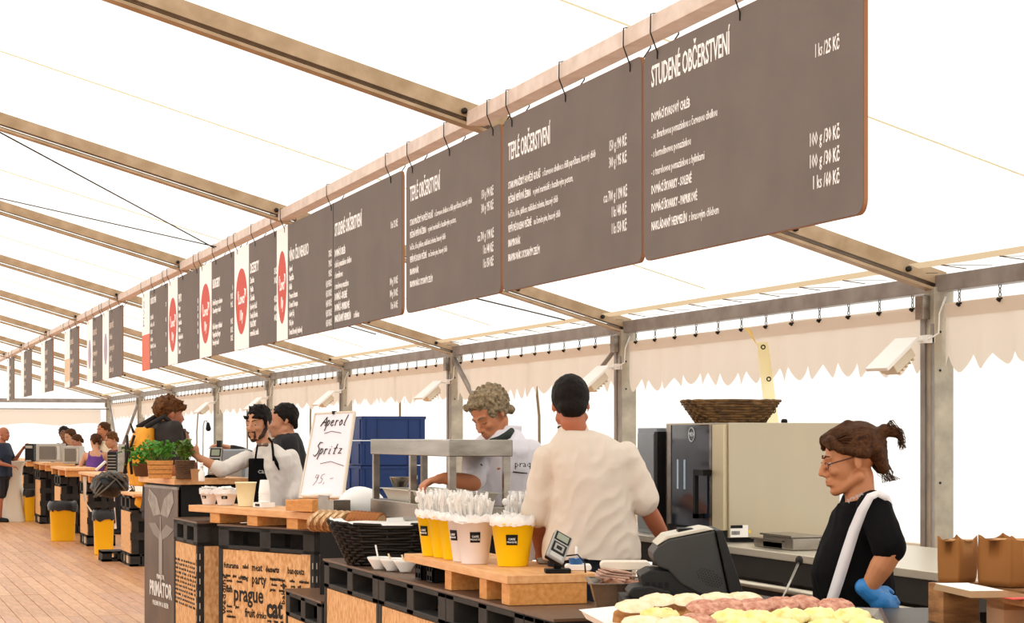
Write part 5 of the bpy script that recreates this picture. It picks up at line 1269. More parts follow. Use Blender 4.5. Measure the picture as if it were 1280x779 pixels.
# ---------- generic smaller figures
def tufts(h, M):
    rr = random.Random(int(M.translation.z*1000)); 
    for i in range(60):
        x = rr.uniform(-.075, .075); y = rr.uniform(-.07, .12); q = 1-(x/.083)**2-((y-.03)/.1)**2
        if q < .02: continue
        p = M@Vector((x, y, .046+.085*math.sqrt(q)-.010)); h.cone(p, p+Vector((x*.25+rr.uniform(-.012, .012), rr.uniform(-.02, .012), rr.uniform(.004, .018))), .013, .006, 6)
    for q in (-1, 1): h.cone(M@Vector((q*.074, .0, .04)), M@Vector((q*.077, .005, .0)), .016, .008); h.cone(M@Vector((q*.055, .085, .0)), M@Vector((q*.045, .085, -.05)), .03, .02)
def fig(label, px, headpy, z, turn, top, skin_='c08a68', hair=M_hdk, lean=4, yaw=0, pitch=5, armsd=None, fat=1.0, sleeve='short', trousers='dark', hs=1.0, topname='shirt', hairfn=None, voxel=.013, shoulder=1.0, group=None, sh=None, hdx=0, hdrop=.02, kk=None):
    H = CZ-(headpy-YH)/F*z; t, k = person(label, px, z, turn, H, group); k = kk or k
    L = lean_m(lean, k); hc = L@Vector((0, -.012*k, 1.667*k)); hc.z = H-.135*hs; hc.z = min(hc.z, (L@Vector((0, 0, 1.667*k))).z)-hdrop; Hm = hm(hc+Vector((hdx, 0, 0)), yaw, pitch, 0, hs)
    d = armsd or [((.21, .0, 1.13), (.2, -.18, .98)), ((-.21, .0, 1.13), (-.2, -.18, .98))]
    arms = []
    for i, (e, w_) in enumerate(d):
        q = 1 if i == 0 else -1; s0 = L@Vector((q*.178*k*shoulder, .0, 1.415*k)); e_ = Vector(e)*k; w2 = Vector(w_)*k; arms.append((s0, e_, w2, (w2-e_), Vector((0, .1, 1)) if abs((w2-e_).normalized().z) < .8 else Vector((q, 0, 0)), .5))
    body(t, k, skin(skin_), L, Hm, arms, fat, voxel); headkit(t, Hm)
    s_ = MB(); torso(s_, k, L, fat, .012, .84, .01)
    if sleeve == 'none': pass
    elif sleeve == 'short': sleeves(s_, arms, k, .7)
    else: sleeves(s_, arms, k, .9, upto='wrist')
    if sleeve == 'none':
        s_ = MB(); loft(s_, [(.84*k, .175*fat*k, .125*fat*k, 0, 0), (1.0*k, .168*fat*k, .125*fat*k, 0, 0), (1.15*k, .158*fat*k, .12*fat*k, 0, 0), (1.3*k, .168*k, .122*k, 0, 0), (1.36*k, .14*k, .118*k, 0, 0)], lean=L)
        for q in (-1, 1): s_.cone(L@Vector((q*.11*k, -.085*k, 1.33*k)), L@Vector((q*.10*k, .02*k, 1.47*k)), .022, .02); s_.cone(L@Vector((q*.10*k, .02*k, 1.47*k)), L@Vector((q*.11*k, .10*k, 1.34*k)), .02, .022)
    solid(s_, topname, top, t, voxel, 2, wrinkle(.008, 7, 1, px))
    h = MB(); haircap(h, Hm)
    (hairfn or tufts)(h, Hm)
    solid(h, 'hair', hair, t, .010, 1, lambda c: .006*noise.noise(c*45))
    legs(t, k, mat('dark_trousers', '24242a', .8), sh=sh); return t, k, Hm, L, arms
fig('dark-haired person in black behind the barman shoulder', 363, 507, 15.6, 75, mat('black_jumper', '202022', .9), 'c58a6a', M_hdk, 4, 0, 6, [((.22, .0, 1.13), (.2, -.2, 1.1)), ((-.26, -.22, 1.28), (-.22, -.42, 1.36))], 1.15, 'long', hs=1.12, voxel=.012, kk=1.09, hdrop=-.02)
def spiky(h, M):
    rr = random.Random(9)
    for i in range(90):
        x = rr.uniform(-.075, .075); y = rr.uniform(-.085, .11); q = max(.03, 1-(x/.083)**2-((y-.03)/.1)**2); p = M@Vector((x, y, .045+.085*math.sqrt(q)-.012)); h.cone(p, p+Vector((x*.35+rr.uniform(-.015, .015), -.02+rr.uniform(-.03, .01), rr.uniform(.02, .055))), .014, .004, 6)
tb, kb, Hb, Lb_, ab = fig('person with spiky brown hair wearing an orange and black backpack', 203, 505, 15.3, -118, mat('black_vest', '2a2422', .8), 'a9694a', M_hsp, 3, 8, 4, None, 1.0, 'short', hs=1.12, hairfn=spiky, voxel=.011, kk=1.16, hdrop=-.06)
bp = MB(); loft(bp, [(1.02*kb, .15, .05, 0, .20), (1.15*kb, .17, .085, 0, .20), (1.32*kb, .165, .085, 0, .19), (1.42*kb, .13, .06, 0, .17)], lean=Lb_)
solid(bp, 'backpack', mat('orange_backpack', 'f0a322', .6, 0, .2, 12), tb, .010, 2)
bs = MB()
for q in (-1, 1):
    bs.tube([Lb_@Vector((q*.11, .20, 1.42*kb)), Lb_@Vector((q*.12, .06, 1.50*kb)), Lb_@Vector((q*.13, -.10, 1.40*kb)), Lb_@Vector((q*.14, -.14, 1.2*kb))], .022, 8); bs.tube([Lb_@Vector((q*.10, .285, 1.36*kb)), Lb_@Vector((q*.02, .295, 1.25*kb)), Lb_@Vector((q*.10, .29, 1.1*kb))], .012, 6)
bs.tube([Lb_@Vector((-.02, .26, 1.38*kb)), Lb_@Vector((0, .29, 1.44*kb)), Lb_@Vector((.02, .26, 1.38*kb))], .006, 6); bs.build('strap', mat('black_strap', '1e1a1a', .8), tb)
MB().ell(Hb@Vector((.086, .02, -.005)), (.008, .014, .018)).tube([Hb@Vector((.086, .02, -.01)), Hb@Vector((.07, .03, .06)), Hb@Vector((.05, .06, .06))], .004, 6).build('white_earpiece', M_wplas, tb)
fig('brown-faced person half hidden behind the backpack wearer', 222, 532, 16.6, -60, mat('rust_top', '6a3a2a', .9), '8f5538', M_hbr, 2, hs=.98)
t7 = fig('woman in purple tank top with brown hair seen from behind', 119, 540.5, 31.2, 168, mat('purple_top', '6a3f92', .8, 0, .2, 8), 'cf9a7a', M_hbr, 14, 20, 15, [((.26, -.16, 1.18), (.40, -.34, 1.15)), ((-.24, -.1, 1.12), (-.2, -.3, 1.02))], 1.05, 'none', hs=1.0, voxel=.015, topname='tank_top')
fig('man in cream T-shirt with raised sunglasses behind the purple woman', 131, 526, 31.5, 40, mat('cream_tshirt', 'efe6c8', .8), 'b97752', M_hbr, 2, hs=1.1, voxel=.016)
fig('person with light brown hair in maroon beside the far corner post', 151.5, 538, 31, 60, mat('maroon_top', '5a1f30', .8), 'b58262', M_hsp, 14, 10, 20, hs=1.05, voxel=.016)
fig('black-haired person at the far bar, leftmost of the group', 86, 531.5, 35, 25, mat('black_top', '232326', .8), '7a5038', M_hdk, 10, 30, 15, hs=1.1, voxel=.016)
fig('person in white beside the black-haired person at the far bar', 96, 535, 34.5, 50, mat('white_top', 'efeae2', .8), 'b98a6a', M_hbr, 10, 10, 20, hs=1.1, voxel=.016)
fig('dark-haired person squeezed in front of the person in white', 103, 542, 33.8, 60, mat('grey_top', '4a4444', .8), 'b07a60', M_hbr, 8, 10, 25, hs=.95, voxel=.016)
tn, kn, Hn, Ln, an = fig('bald man in navy shirt and shorts eating at the far left', 3, 532, 35.2, -80, mat('navy_top', '1f2a3d', .8), 'a9694c', mat('stubble', '8a5c44', .8), 2, -10, 5, [((.24, -.12, 1.12), (.12, -.34, 1.35)), ((-.24, -.05, 1.1), (-.18, -.25, 1.05))], 1.2, 'short', hs=1.05, voxel=.016, sh=1)
for o in list(tn.children):
    if o.name.startswith('hair'): bpy.data.objects.remove(o)
b = MB()
for q in (-1, 1): b.cone((q*.10*kn, -.01*kn, .52*kn), (q*.105*kn, .01*kn, .06*kn), .058*kn, .042*kn)
solid(b, 'bare_leg', skin('a9694c'), tn, .014, 2)
w_ = TW(tn)@Vector(an[0][2]); tag(MB().ell((0, 0, 0), (.05, .05, .035)).ell((0, 0, .03), (.03, .03, .02)).build('bread_roll', mat('bun', 'd98b2f', .6), loc=(w_.x+.09, w_.y, w_.z+.07)), 'orange snack held up by the man in navy', 'food')
for t in [o for o in bpy.data.objects if '_k' in o]: del t['_k']
flush_text()
# ends p3
# ================================================================ KITCHEN ON THE RIGHT
wt = thing('work_table', 'dark work table behind the bar top holding the roast meat pan', 'table', (3.04, 6.82, 0))
MB().box((0, 0, .86), (.72, .80, .90)).build('table_top', M_felt, wt, bevel=.004)
for x, y in ((.02, .02), (.65, .02), (.02, .73), (.65, .73)): MB().box((x, y, 0), (x+.05, y+.05, .859)).build('leg', M_blk, wt)
XT = 3.95; y0, y1 = 6.25, 10.7
st = thing('steel_table', 'long steel table with tube rail carrying the combi oven', 'table', (XT, y0, 0))
MB().box((0, 0, 1.035), (.85, y1-y0, 1.07)).build('table_top', mat('pale_steel', 'd9d2c0', .3, .6), st, bevel=.003)
MB().box((.03, .02, .93), (.82, y1-y0-.02, 1.034)).build('apron', mat('dark_steel', '3a3632', .4, .5), st)
MB().tube([(.0, -.02, .905), (.0, y1-y0, .905)], .015, 10).build('tube_rail', mat('pale_steel', 'd9d2c0', .3, .6), st)
MB().box((.05, .05, .30), (.82, y1-y0-.05, .34)).build('lower_shelf', M_steel, st)
for x in (.03, .77):
    for y in (.03, 1.5, 3.0, y1-y0-.08): MB().box((x, y, 0), (x+.05, y+.05, .929)).build('leg', mat('dark_steel', '3a3632', .4, .5), st)
MB().box((.80, .05, .02), (.83, y1-y0-.05, .92)).build('back_panel', mat('grey_panel', '47423e', .6), st)
# clutter on and in front of that table
def boxat(name, label, cat, px0, px1, py0, py1, z, depth, m, bev=.004, rz=None):
    a = at(px0, py1, z); w_ = (px1-px0)/F*z; h_ = (py1-py0)/F*z
    t = thing(name, label, cat, a, -TH if rz is None else rz); MB().box((0, 0, 0), (w_, depth, h_)).build('body', m, t, bevel=bev); return t, w_, h_
X = 4.0; Y = 8.0
for (lb, py, zz, hh, ww) in (('flat steel tray lying on the steel table in front of the oven', 990, 1.0711, .035, .24), ('lidded steel container beside the flat tray before the oven', 1002, 1.0711, .06, .14)):
    Yc = Yof(py, 4.15); t = thing('steel_container', lb, 'container', (4.05, Yc-.1, zz), 0)
    MB().box((0, 0, 0), (ww, .3, hh)).build('container_body', M_steel, t, bevel=.006); MB().box((-.01, -.01, hh), (ww+.01, .31, hh+.008)).build('lid', M_steel, t)
wr_ = thing('ladle', 'long thin steel ladle leaning against the steel table beside the woman', 'ladle', (0, 0, 0))
MB().tube([at(975, 756, 6.9), at(998, 704, 7.6)], .005, 8).build('handle', M_steel, wr_); MB().ell(at(999, 701, 7.62), (.016, .016, .02)).build('hook', M_blk, wr_)
# combi oven
OX, OY, OW, OD = 4.04, Yof(906, 4.04), 0, 0
oy1 = Yof(828, OX); ox1 = Xof(1050, OY); oz0, oz1 = 1.075, Zof(528.5, OX, OY)
ov = thing('combi_oven', 'stainless combi oven with dark glass door and wide side panel', 'oven', (OX, OY, oz0))
h_ = oz1-oz0; dd = oy1-OY; ww = ox1-OX
MB().box((.03, .02, .03), (ww-.005, dd-.005, h_-.01)).build('cavity_body', M_dark, ov)
MB().box((.022, 0, .02), (ww, .018, h_)).build('side_panel', M_steel2, ov, bevel=.003)
MB().box((.022, .018, h_-.012), (ww, dd, h_)).build('top_panel', M_steel2, ov)
MB().box((.022, dd-.01, .02), (ww, dd, h_-.012)).build('rear_side_panel', M_steel2, ov)
Yl = lambda p: Yof(p, OX)-OY
MB().box((0, Yl(904), .055), (.03, Yl(890), h_-.01)).build('control_strip', mat('oven_cream', 'cbbf9f', .35, .4), ov, bevel=.003)
MB().box((0, Yl(889.5), .06), (.028, Yl(886.5), h_-.008)).build('door_edge', M_steel, ov)
MB().box((0, Yl(838.5), .06), (.028, Yl(834), h_-.008)).build('door_edge', M_steel, ov)
MB().box((.004, Yl(886.3), .06), (.024, Yl(838.7), h_-.008)).build('glass_door', mat('oven_glass', '1a2530', .08, 0, .5, 3, 0, 60, '0d1116', None, .6), ov)
hb = MB(); hb.box((-.045, Yl(889), h_*.55), (.0, Yl(878.5), h_*.60)); hb.box((-.045, Yl(879), h_*.18), (-.025, Yl(876.5), h_*.60)).box((-.045, Yl(879), h_*.18), (0, Yl(876.5), h_*.22)); hb.build('handle', M_dark, ov)
lt = MB().box((.002, Yl(847.5), h_*.42), (.0045, Yl(845.5), h_*.68)).box((.002, Yl(856), h_*.42), (.0045, Yl(854), h_*.68)); lt.build('painted_reflection', mat('pale_reflection_strip', 'a8bfd0', .2), ov)  # reflections in the door glass, painted as two pale strips
rg = MB(); cy = Yl(864); rg.tube([(.002, cy+.035*cos(a), h_*.90+.035*sin(a)) for a in [2*pi*i/24 for i in range(25)]], .003, 6, cap=False); rg.build('logo_ring', mat('logo_silver', 'c8d0d4', .4), ov)
o = text('MKN', .03, mat('logo_silver', 'c8d0d4', .4), ov, (.001, cy, h_*.885), align='CENTER', bold=.001); o.rotation_euler = (pi/2, 0, -pi/2)
MB().box((.012, Yl(886), .0), (.03, Yl(838), .055)).build('drip_panel', M_dark, ov)
xs1 = Xof(913, OY)-OX; xs2 = Xof(935, OY)-OX; zb_ = Zof(672, OX, OY)-oz0; zt_ = Zof(657, OX, OY)-oz0
MB().box((xs1, -.0015, zb_), (xs2, 0, zt_)).build('data_plate', M_paper, ov); MB().box((xs1, -.003, zt_-.015), (xs1+(xs2-xs1)*.68, -.0016, zt_)).build('black_plate', M_dark, ov)
MB().box((xs2+.002, -.0015, zb_+.018), (xs2+.014, 0, zb_+.034)).build('yellow_mark', mat('warning_yellow', 'e0c02a', .5), ov)
bb_ = MB()
for k in range(9): bb_.box((xs1+.006+.005*k, -.003, zb_+.012), (xs1+.006+.005*k+.0025, -.0016, zb_+.03))
bb_.build('barcode', M_dark, ov)
for x, y in ((.05, .05), (ww-.09, .05), (.05, dd-.09), (ww-.09, dd-.09)): pass
MB().box((.05, .05, -.004), (ww-.03, dd-.03, .03)).build('plinth', M_dark, ov)
xk = Xof(992, OY)-OX; MB().lathe([(.016, 0), (.016, .012), (.01, .02)], 12, (xk, .1, h_)).build('vent_cap', M_dark, ov)
bs = thing('wicker_basket', 'brown open wicker basket standing on top of the oven', 'basket', (OX+.20, OY+.36, oz1+.002), -.32)
M_wb2 = mat('brown_willow', '7d5c33', .6, 0, .5, 25, 0, 60, '4c3419')
wicker(bs, .34, .24, .48, .34, .11, M_wb2, 9, .0075, 52, .0)
# grey cabinet left of the oven
xq = 4.04; ya, ybb = Yof(829, xq)+.05, Yof(797, xq); zc_ = Zof(535, xq, ya)
gc = thing('steel_cabinet', 'blue-grey steel cabinet between the dark-haired chef and the oven', 'cabinet', (xq, ya, 1.0712)); hh = zc_-1.0712
MB().box((0, .04, 0), (.6, ybb-ya-.0, hh)).build('cabinet_body', mat('blue_grey_steel', '959ca3', .35, .5, .2, 4), gc, bevel=.004); MB().box((-.012, .0, .0), (.2, .04, hh-.02)).build('dark_edge', M_dark, gc); MB().box((-.01, .06, .03), (-.0, ybb-ya-.02, hh-.03)).build('door', mat('blue_grey_steel', '959ca3', .35, .5, .2, 4), gc, bevel=.003)
# ---------------------------------------------------------------- roast meat pan and small things on the work table
pz = .9005
rp = thing('roasting_pan', 'deep steel pan of pulled roast meat between terminal and till', 'pan', (at(737, 700, 7.45).x, at(737, 700, 7.45).y-.02, pz), -TH)
panmesh(.235, .34, .12).build('pan_body', M_steel, rp)
mt = thing('roast_meat', 'shredded brown roast meat heaped in the deep steel pan', 'meat', tuple(rp.location.xy)+(pz+.07,), -TH)
b = MB(); rr = random.Random(1)
b.box((.035, .035, -.005), (.20, .30, .035))
for k in range(70):
    c = Vector((rr.uniform(.05, .19), rr.uniform(.05, .28), rr.uniform(.03, .055))); b.cone(c, c+Vector((rr.uniform(-.03, .03), rr.uniform(-.02, .02), rr.uniform(-.01, .012))), .010, .007, 6)
solid(b, 'meat_heap', mat('roast_brown', 'a8785c', .6, 0, .6, 30, .3, 60, '6e3f28'), mt, .006, 1)
sl_ = thing('sliced_meat', 'thin slices of pale meat lying at the back of the pan', 'meat', tuple(at(772, 722, 7.6).xy)+(pz+.125,), -TH)
for k in range(4): MB().cbox((0, 0, 0), (.12, .08, .006), Matrix.Translation((.012*k-.03, .02*k, .007*k+.01))@Euler((.1, .15, .2*k)).to_matrix().to_4x4()).build('meat_slice', mat('pale_meat', 'c9a18c', .6, 0, .3, 20), sl_)
def lid(px, py, z, w_, d_, label, m, h=.02, name='white_box'):
    p = at(px, py, z); t = thing(name, label, 'lid', (p.x, p.y, p.z), -TH); MB().prism(rrect(-w_/2, w_/2, 0, h, h*.45, 3), 0, d_).build('lid_body', m, t, bevel=.004); return t
lid(782, 713, 7.7, .20, .1, 'long white lid behind the roasting pan', mat('cream_plastic', 'e6dccb', .4), .035)
lid(723, 715.5, 8.32, .115, .10, 'folded white cloth behind the card terminal', M_paper, .026, 'folded_cloth').location.z = ZB1+.001
lid(682, 703, 8.75, .08, .05, 'crumpled pale foil behind the nearest yellow bucket', M_steel, .03, 'foil').location.z = ZB1+.001
tb = thing('tub', 'small blue and white tub with a clear straw behind the card terminal', 'tub', tuple(at(720, 702, 8.36).xy)+(ZB1+.029,), 0)
MB().lathe([(.028, 0), (.033, .022), (.034, .024), (.030, .022), (.026, .004)], 18).build('tub_body', mat('blue_tub', '2f6cab', .4), tb); MB().tube([(0, 0, .01), (.002, 0, .075)], .006, 6).build('straw', M_wplas, tb)
# ---------------------------------------------------------------- till seen from behind
zt_ = 6.95; s_ = zt_/F; tl = thing('cash_till', 'bulky black touch-screen till seen from behind beside the sandwiches', 'till', at(868, 748, zt_), -TH)
pp = lambda pts: [((x-868)*s_, (748-y)*s_) for x, y in pts]
def pz_(name, pts, y0, y1, m, bev=.006): return MB().prism(pp(pts), y0, y1).build(name, m, tl, bevel=bev)
M_till = mat('till_grey', '3b3a38', .5, 0, .12, 8, spec=.3); M_till2 = mat('till_dark', '232221', .55, 0, .1, 8, spec=.25)
pz_('screen_housing', [(893, 662), (901, 662), (930, 748), (912, 748)], -.06, .27, M_till2)
pz_('rear_housing', [(816, 700), (815, 691), (822, 682), (834, 674), (892, 663), (910, 746), (895, 748), (872, 741), (850, 729), (834, 712), (822, 708)], -.04, .22, M_till)
pz_('printer_cover', [(820, 681.5), (832, 669.5), (880, 659.5), (892, 661.5), (835, 673)], -.035, .215, mat('till_ivory', 'c9c2b2', .5), .003)
MB().box(((849-868)*s_, .03, (748-666)*s_), ((868-868)*s_, .12, (748-661.5)*s_)).build('paper_slot', M_dark, tl)
pz_('connector_base', [(799, 719), (812, 712), (842, 714), (852, 728), (905, 748), (845, 748), (806, 742)], -.03, .20, M_till2)
pz_('foot', [(783, 741), (790, 733), (812, 731), (838, 738), (842, 748), (790, 748)], -.05, .16, M_till2, .008)
rr = random.Random(3); vb = MB()
for i in range(9):
    for j in range(7):
        x = 868+i*3.6+j*1.1; y = 708+j*3.3+i*.9
        if abs(i-4)+abs(j-3) < 6 and not (x > 905): vb.tube([((x-868)*s_, -.0415, (748-y)*s_), ((x-868)*s_, -.039, (748-y)*s_)], .0022, 5)
tag(vb.build('speaker_holes', mat('hole_black', '0b0b0b', .8), tl), kind='stuff')
cb = MB()
for i in range(4): cb.box(((806+8*i-868)*s_, -.0315, (748-734)*s_), ((811+8*i-868)*s_, -.028, (748-727)*s_))
cb.build('connector_port', mat('hole_black', '0b0b0b', .8), tl)
p = at(868, 748, zt_); o = thing('till_stand', 'dark counter block under the cash till', 'stand', (p.x, p.y, 0), -TH); MB().box((-.26, -.06, 0), (.2, .28, p.z-.001)).build('stand_body', M_dark, o)
# ---------------------------------------------------------------- sandwich display
ZS = 1.03
def G(px, py, Z): z = F*(CZ-Z)/(py-YH); return at(px, py, z)
c0 = G(735, 770, 1.0); sd = thing('display_counter', 'dark counter under the trays of open sandwiches', 'counter', (c0.x-.08, c0.y-1.0, 0), -TH)
MB().box((-.1, .25, 0), (.96, 1.26, .985)).build('counter_body', M_felt, sd); MB().box((-.12, .24, .985), (.98, 1.27, 1.0)).build('counter_top', mat('dark_steel', '3a3632', .4, .5), sd)
def tray(a, b_, c_, d_, label, m):
    P4 = [G(*a, ZS), G(*b_, ZS), G(*c_, ZS), G(*d_, ZS)]; cen = sum(P4, Vector())/4
    t = thing('serving_tray', label, 'tray', (cen.x, cen.y, 1.0005)); pts = [v-cen for v in P4]
    lo = [Vector((v.x*.93, v.y*.93, .001)) for v in pts]; hi = [Vector((v.x, v.y, .026)) for v in pts]; hi2 = [Vector((v.x*1.03, v.y*1.03, .028)) for v in pts]; lo2 = [Vector((v.x*.92, v.y*.92, .006)) for v in pts]; hi3 = [Vector((v.x*.985, v.y*.985, .028)) for v in pts]
    vs = lo+hi+hi2+hi3+lo2; fs = [(3, 2, 1, 0), (16, 17, 18, 19)]
    for r in range(4):
        for i in range(4): j = (i+1) % 4; fs.append((r*4+i, r*4+j, r*4+4+j, r*4+4+i))
    MB().add(vs, fs).build('tray_body', m, t); return t
tray((726, 762), (870, 748), (905, 792), (800, 800), 'white tray of sandwiches nearest the cash till', M_wplas)
tray((884, 750), (1100, 760), (1115, 795), (912, 800), 'steel tray of egg and ham sandwiches beside the woman', M_steel)
M_bread = mat('sandwich_crust', 'c98f52', .75, 0, .4, 30, .2, 60, '96602e'); M_sl = mat('sandwich_crumb', 'f0dcb4', .8, 0, .2, 30)
M_tp = {'w': mat('white_spread', 'f4ead2', .6, 0, .15, 25, .4, 90, 'e6cfa0'), 'y': mat('egg_spread', 'f4dc74', .6, 0, .25, 30, .6, 90, 'f9eeb4'), 'p': mat('ham_spread', 'e0ad93', .6, 0, .55, 60, .6, 90, 'b06a54')}
SW = [(789, 760, 'w', 'white-spread slice nearest the left edge of the white tray'), (820, 752, 'w', 'pale bread slice at the back of the white tray beside the till'), (856, 752, 'w', 'pale bread slice behind the ham slices, under the till corner'),
      (822, 765, 'y', 'open sandwich with a yellow stripe of egg on the white tray'), (800, 775, 'w', 'slice with white spread at the front left of the white tray'), (843, 776, 'w', 'white-spread slice with browned crust between egg and ham'),
      (877, 761, 'p', 'ham-spread slice behind the white tray corner'), (866, 774, 'p', 'ham-spread slice at the front of the white tray'), (893, 751, 'w', 'pale slice in the back row below the till screen'), (926, 750, 'w', 'thick pale slice in the back row right of the till'),
      (909, 770, 'y', 'egg-spread slice at the front, first of the yellow row'), (944, 771, 'y', 'egg-spread slice, second of the yellow row'), (906, 759, 'p', 'ham-spread slice in the middle row left of the ladle'), (940, 759, 'p', 'ham-spread slice directly behind two egg slices'),
      (972, 757, 'p', 'ham-spread slice at the foot of the ladle'), (1000, 755, 'p', 'ham-spread slice in the back row near the apron hem'), (983, 768, 'y', 'egg-spread slice, third of the yellow row'), (1020, 767, 'y', 'egg-spread slice, fourth of the yellow row'),
      (1060, 768, 'y', 'large egg-spread slice at the right end of the row'), (925, 781, 'y', 'egg slice cut by the bottom edge, left'), (975, 782, 'y', 'egg slice cut by the bottom edge, middle'), (1030, 782, 'y', 'egg slice cut by the bottom edge, right'), (1078, 781, 'y', 'egg slice at the lower right tray corner'), (1040, 759, 'p', 'ham slice behind the large egg slice')]
for i, (px, py, kd, lb) in enumerate(SW):
    p = G(px, py, ZS+.02); rr = random.Random(i); t = thing('open_sandwich', lb, 'sandwich', (p.x, p.y-.02, 1.018+.012*(py < 765)), -TH+rr.uniform(-.3, .3), 'open sandwiches on the trays'); t.rotation_euler[0] = R(24 if py < 775 else 16)
    rx, ry = (.066, .05) if kd != 'w' else (.068, .045)
    pr = [(rx*cos(a)*(1+.04*cos(3*a)), ry*sin(a)) for a in [2*pi*k/20 for k in range(20)]]
    Mx = Euler((pi/2, 0, 0)).to_matrix().to_4x4()
    MB().prism(pr, -.026, -.0, Mx).build('bread', M_bread, t); MB().prism([(x*.93, y*.9) for x, y in pr], -.028, -.0262, Mx).build('crumb', M_sl, t)
    tb_ = MB(); tb_.ell((0, 0, .028), (rx*.93, ry*.92, .016 if kd != 'y' else .022), None, 26, 14)
    tb_.v = [(v[0]*(1+.06*noise.noise(Vector(v)*30)), v[1]*(1+.08*noise.noise(Vector(v)*31)), max(.027, v[2]+(.010 if kd == 'y' else .005)*noise.noise(Vector((v[0]*70+i*5, v[1]*70, 0))))) for v in tb_.v]
    if py == 765: tb_.v = [(v[0], v[1]*.4, v[2]) for v in tb_.v]
    tb_.build('topping', M_tp[kd], t)
# ---------------------------------------------------------------- pallet stack with kraft paper
lo_, rz_, _ = oblique(1160.5, 6.2, 1300, 5.42)
def mk_pallet():
    t = thing('wooden_pallet', 'x', 'pallet', lo_, rz_, 'stacked wooden pallets at the tent wall'); PWd, PDp, ph = 1.0, .8, .1405
    def B(n, a, b_, m=M_rustic): MB().box(a, b_).build(n, m, t)
    for i in range(6): w_ = .10; y = (PDp-w_)*i/5; B('deck_board', (0, y, ph-.020), (PWd, y+w_, ph-.001))
    for i in range(3): x = (PWd-.12)*i/2; B('stringer_board', (x, 0, ph-.0405), (x+.12, PDp, ph-.0205))
    for i in range(3):
        for j in range(3): x = (PWd-.12)*i/2; y = (PDp-.12)*j/2; B('block', (x, y, .0205), (x+.12, y+.12, ph-.041), M_woodp if (i == 1 and j == 0) else M_rustic)
    for j in range(3): y = (PDp-.12)*j/2; B('bottom_board', (0, y, .001), (PWd, y+.12, .020))
    return t
M_woodp = mat('pinkish_block', 'b98d68', .7, 0, .3, 6, .1, 30)
nm8 = ['topmost, under the kraft paper bags', 'second from the top', 'third from the top', 'fourth from the top', 'fifth from the top', 'sixth from the top', 'seventh from the top', 'lowest, on the floor']
pr0 = mk_pallet()
for k in range(8):
    q = pr0 if k == 0 else dup(pr0); q.location = (lo_[0]+(random.uniform(-.004, .004) if k else 0), lo_[1], .1405*(7-k)+.0005); q['label'] = 'old wooden pallet in the stack, %s' % nm8[k]
ZP = 1.1255
def G2(px, py, Z=ZP): z = F*(CZ-Z)/(py-YH); return at(px, py, z)
def kraft(lb, loc, rz, w_, d_, h_, seed):
    t = thing('kraft_bag', lb, 'paper bag', loc, rz, 'kraft paper bags on the pallets'); b = MB(); n = 10
    rr = random.Random(seed); vs = []; per = []
    for (x0, y0_, x1, y1_) in ((-w_/2, 0, w_/2, 0), (w_/2, 0, w_/2, d_), (w_/2, d_, -w_/2, d_), (-w_/2, d_, -w_/2, 0)):
        for i in range(n): u = i/n; per.append((x0+(x1-x0)*u, y0_+(y1_-y0_)*u, u))
    N = len(per)
    for j, f in enumerate((0, .12, .5, .9, 1.0)):
        for (x, y, u) in per:
            sag = -.020*sin(pi*u) if j == 4 else 0; k = .90+.10*min(1, f*4) if j < 2 else 1.0
            vs.append((x*k+.004*noise.noise(Vector((x*9+seed, y*9, f))), y*k+.006*noise.noise(Vector((x*8, y*8+seed, f))), h_*f+sag+.003*rr.uniform(-1, 1)*(j == 4)))
    fs = [(j*N+i, j*N+(i+1)%N, (j+1)*N+(i+1)%N, (j+1)*N+i) for j in range(4) for i in range(N)]; fs.append(tuple(range(N))[::-1])
    o = b.add(vs, fs, True).build('bag_wall', M_kraft, t); m_ = o.modifiers.new('thickness', 'SOLIDIFY'); m_.thickness = .0015
    MB().add([(x*.93, .01+y*.96, h_*.88+.012*noise.noise(Vector((x*25, y*25, seed)))) for (x, y, u) in per], [tuple(range(N))]).build('folded_paper', mat('kraft_light', 'b98a58', .8), t)
p = G2(1192, 730); kraft('narrow brown kraft bag at the left end of the pallets', (p.x, p.y+.03, ZP+.001), rz_+.55, .082, .10, .150, 2)
p = G2(1243, 733); kraft('wide brown kraft bag beside the narrow one on the pallets', (p.x, p.y+.0, ZP+.001), rz_+.25, .165, .10, .160, 5)
p = G2(1207, 738); t = thing('paper_tray', 'white paper sheet stack in front of the kraft bags', 'paper', (p.x, p.y, ZP+.0), rz_-.05)
MB().prism([(-.01, .003), (.30, .003), (.30, .022), (.015, .022)], -.10, .012).build('paper_stack', mat('worn_card', 'a88a68', .7), t); MB().box((.01, -.10, .0222), (.295, .0, .0235)).build('top_sheet', M_paper, t)
p = G2(1280, 749); tag(MB().box((-.05, -.02, 0), (.06, .03, .0028)).build('red_sheet', M_red, loc=(p.x, p.y, ZP+.0006)), 'red paper sheet lying at the right edge of the pallets', 'paper')
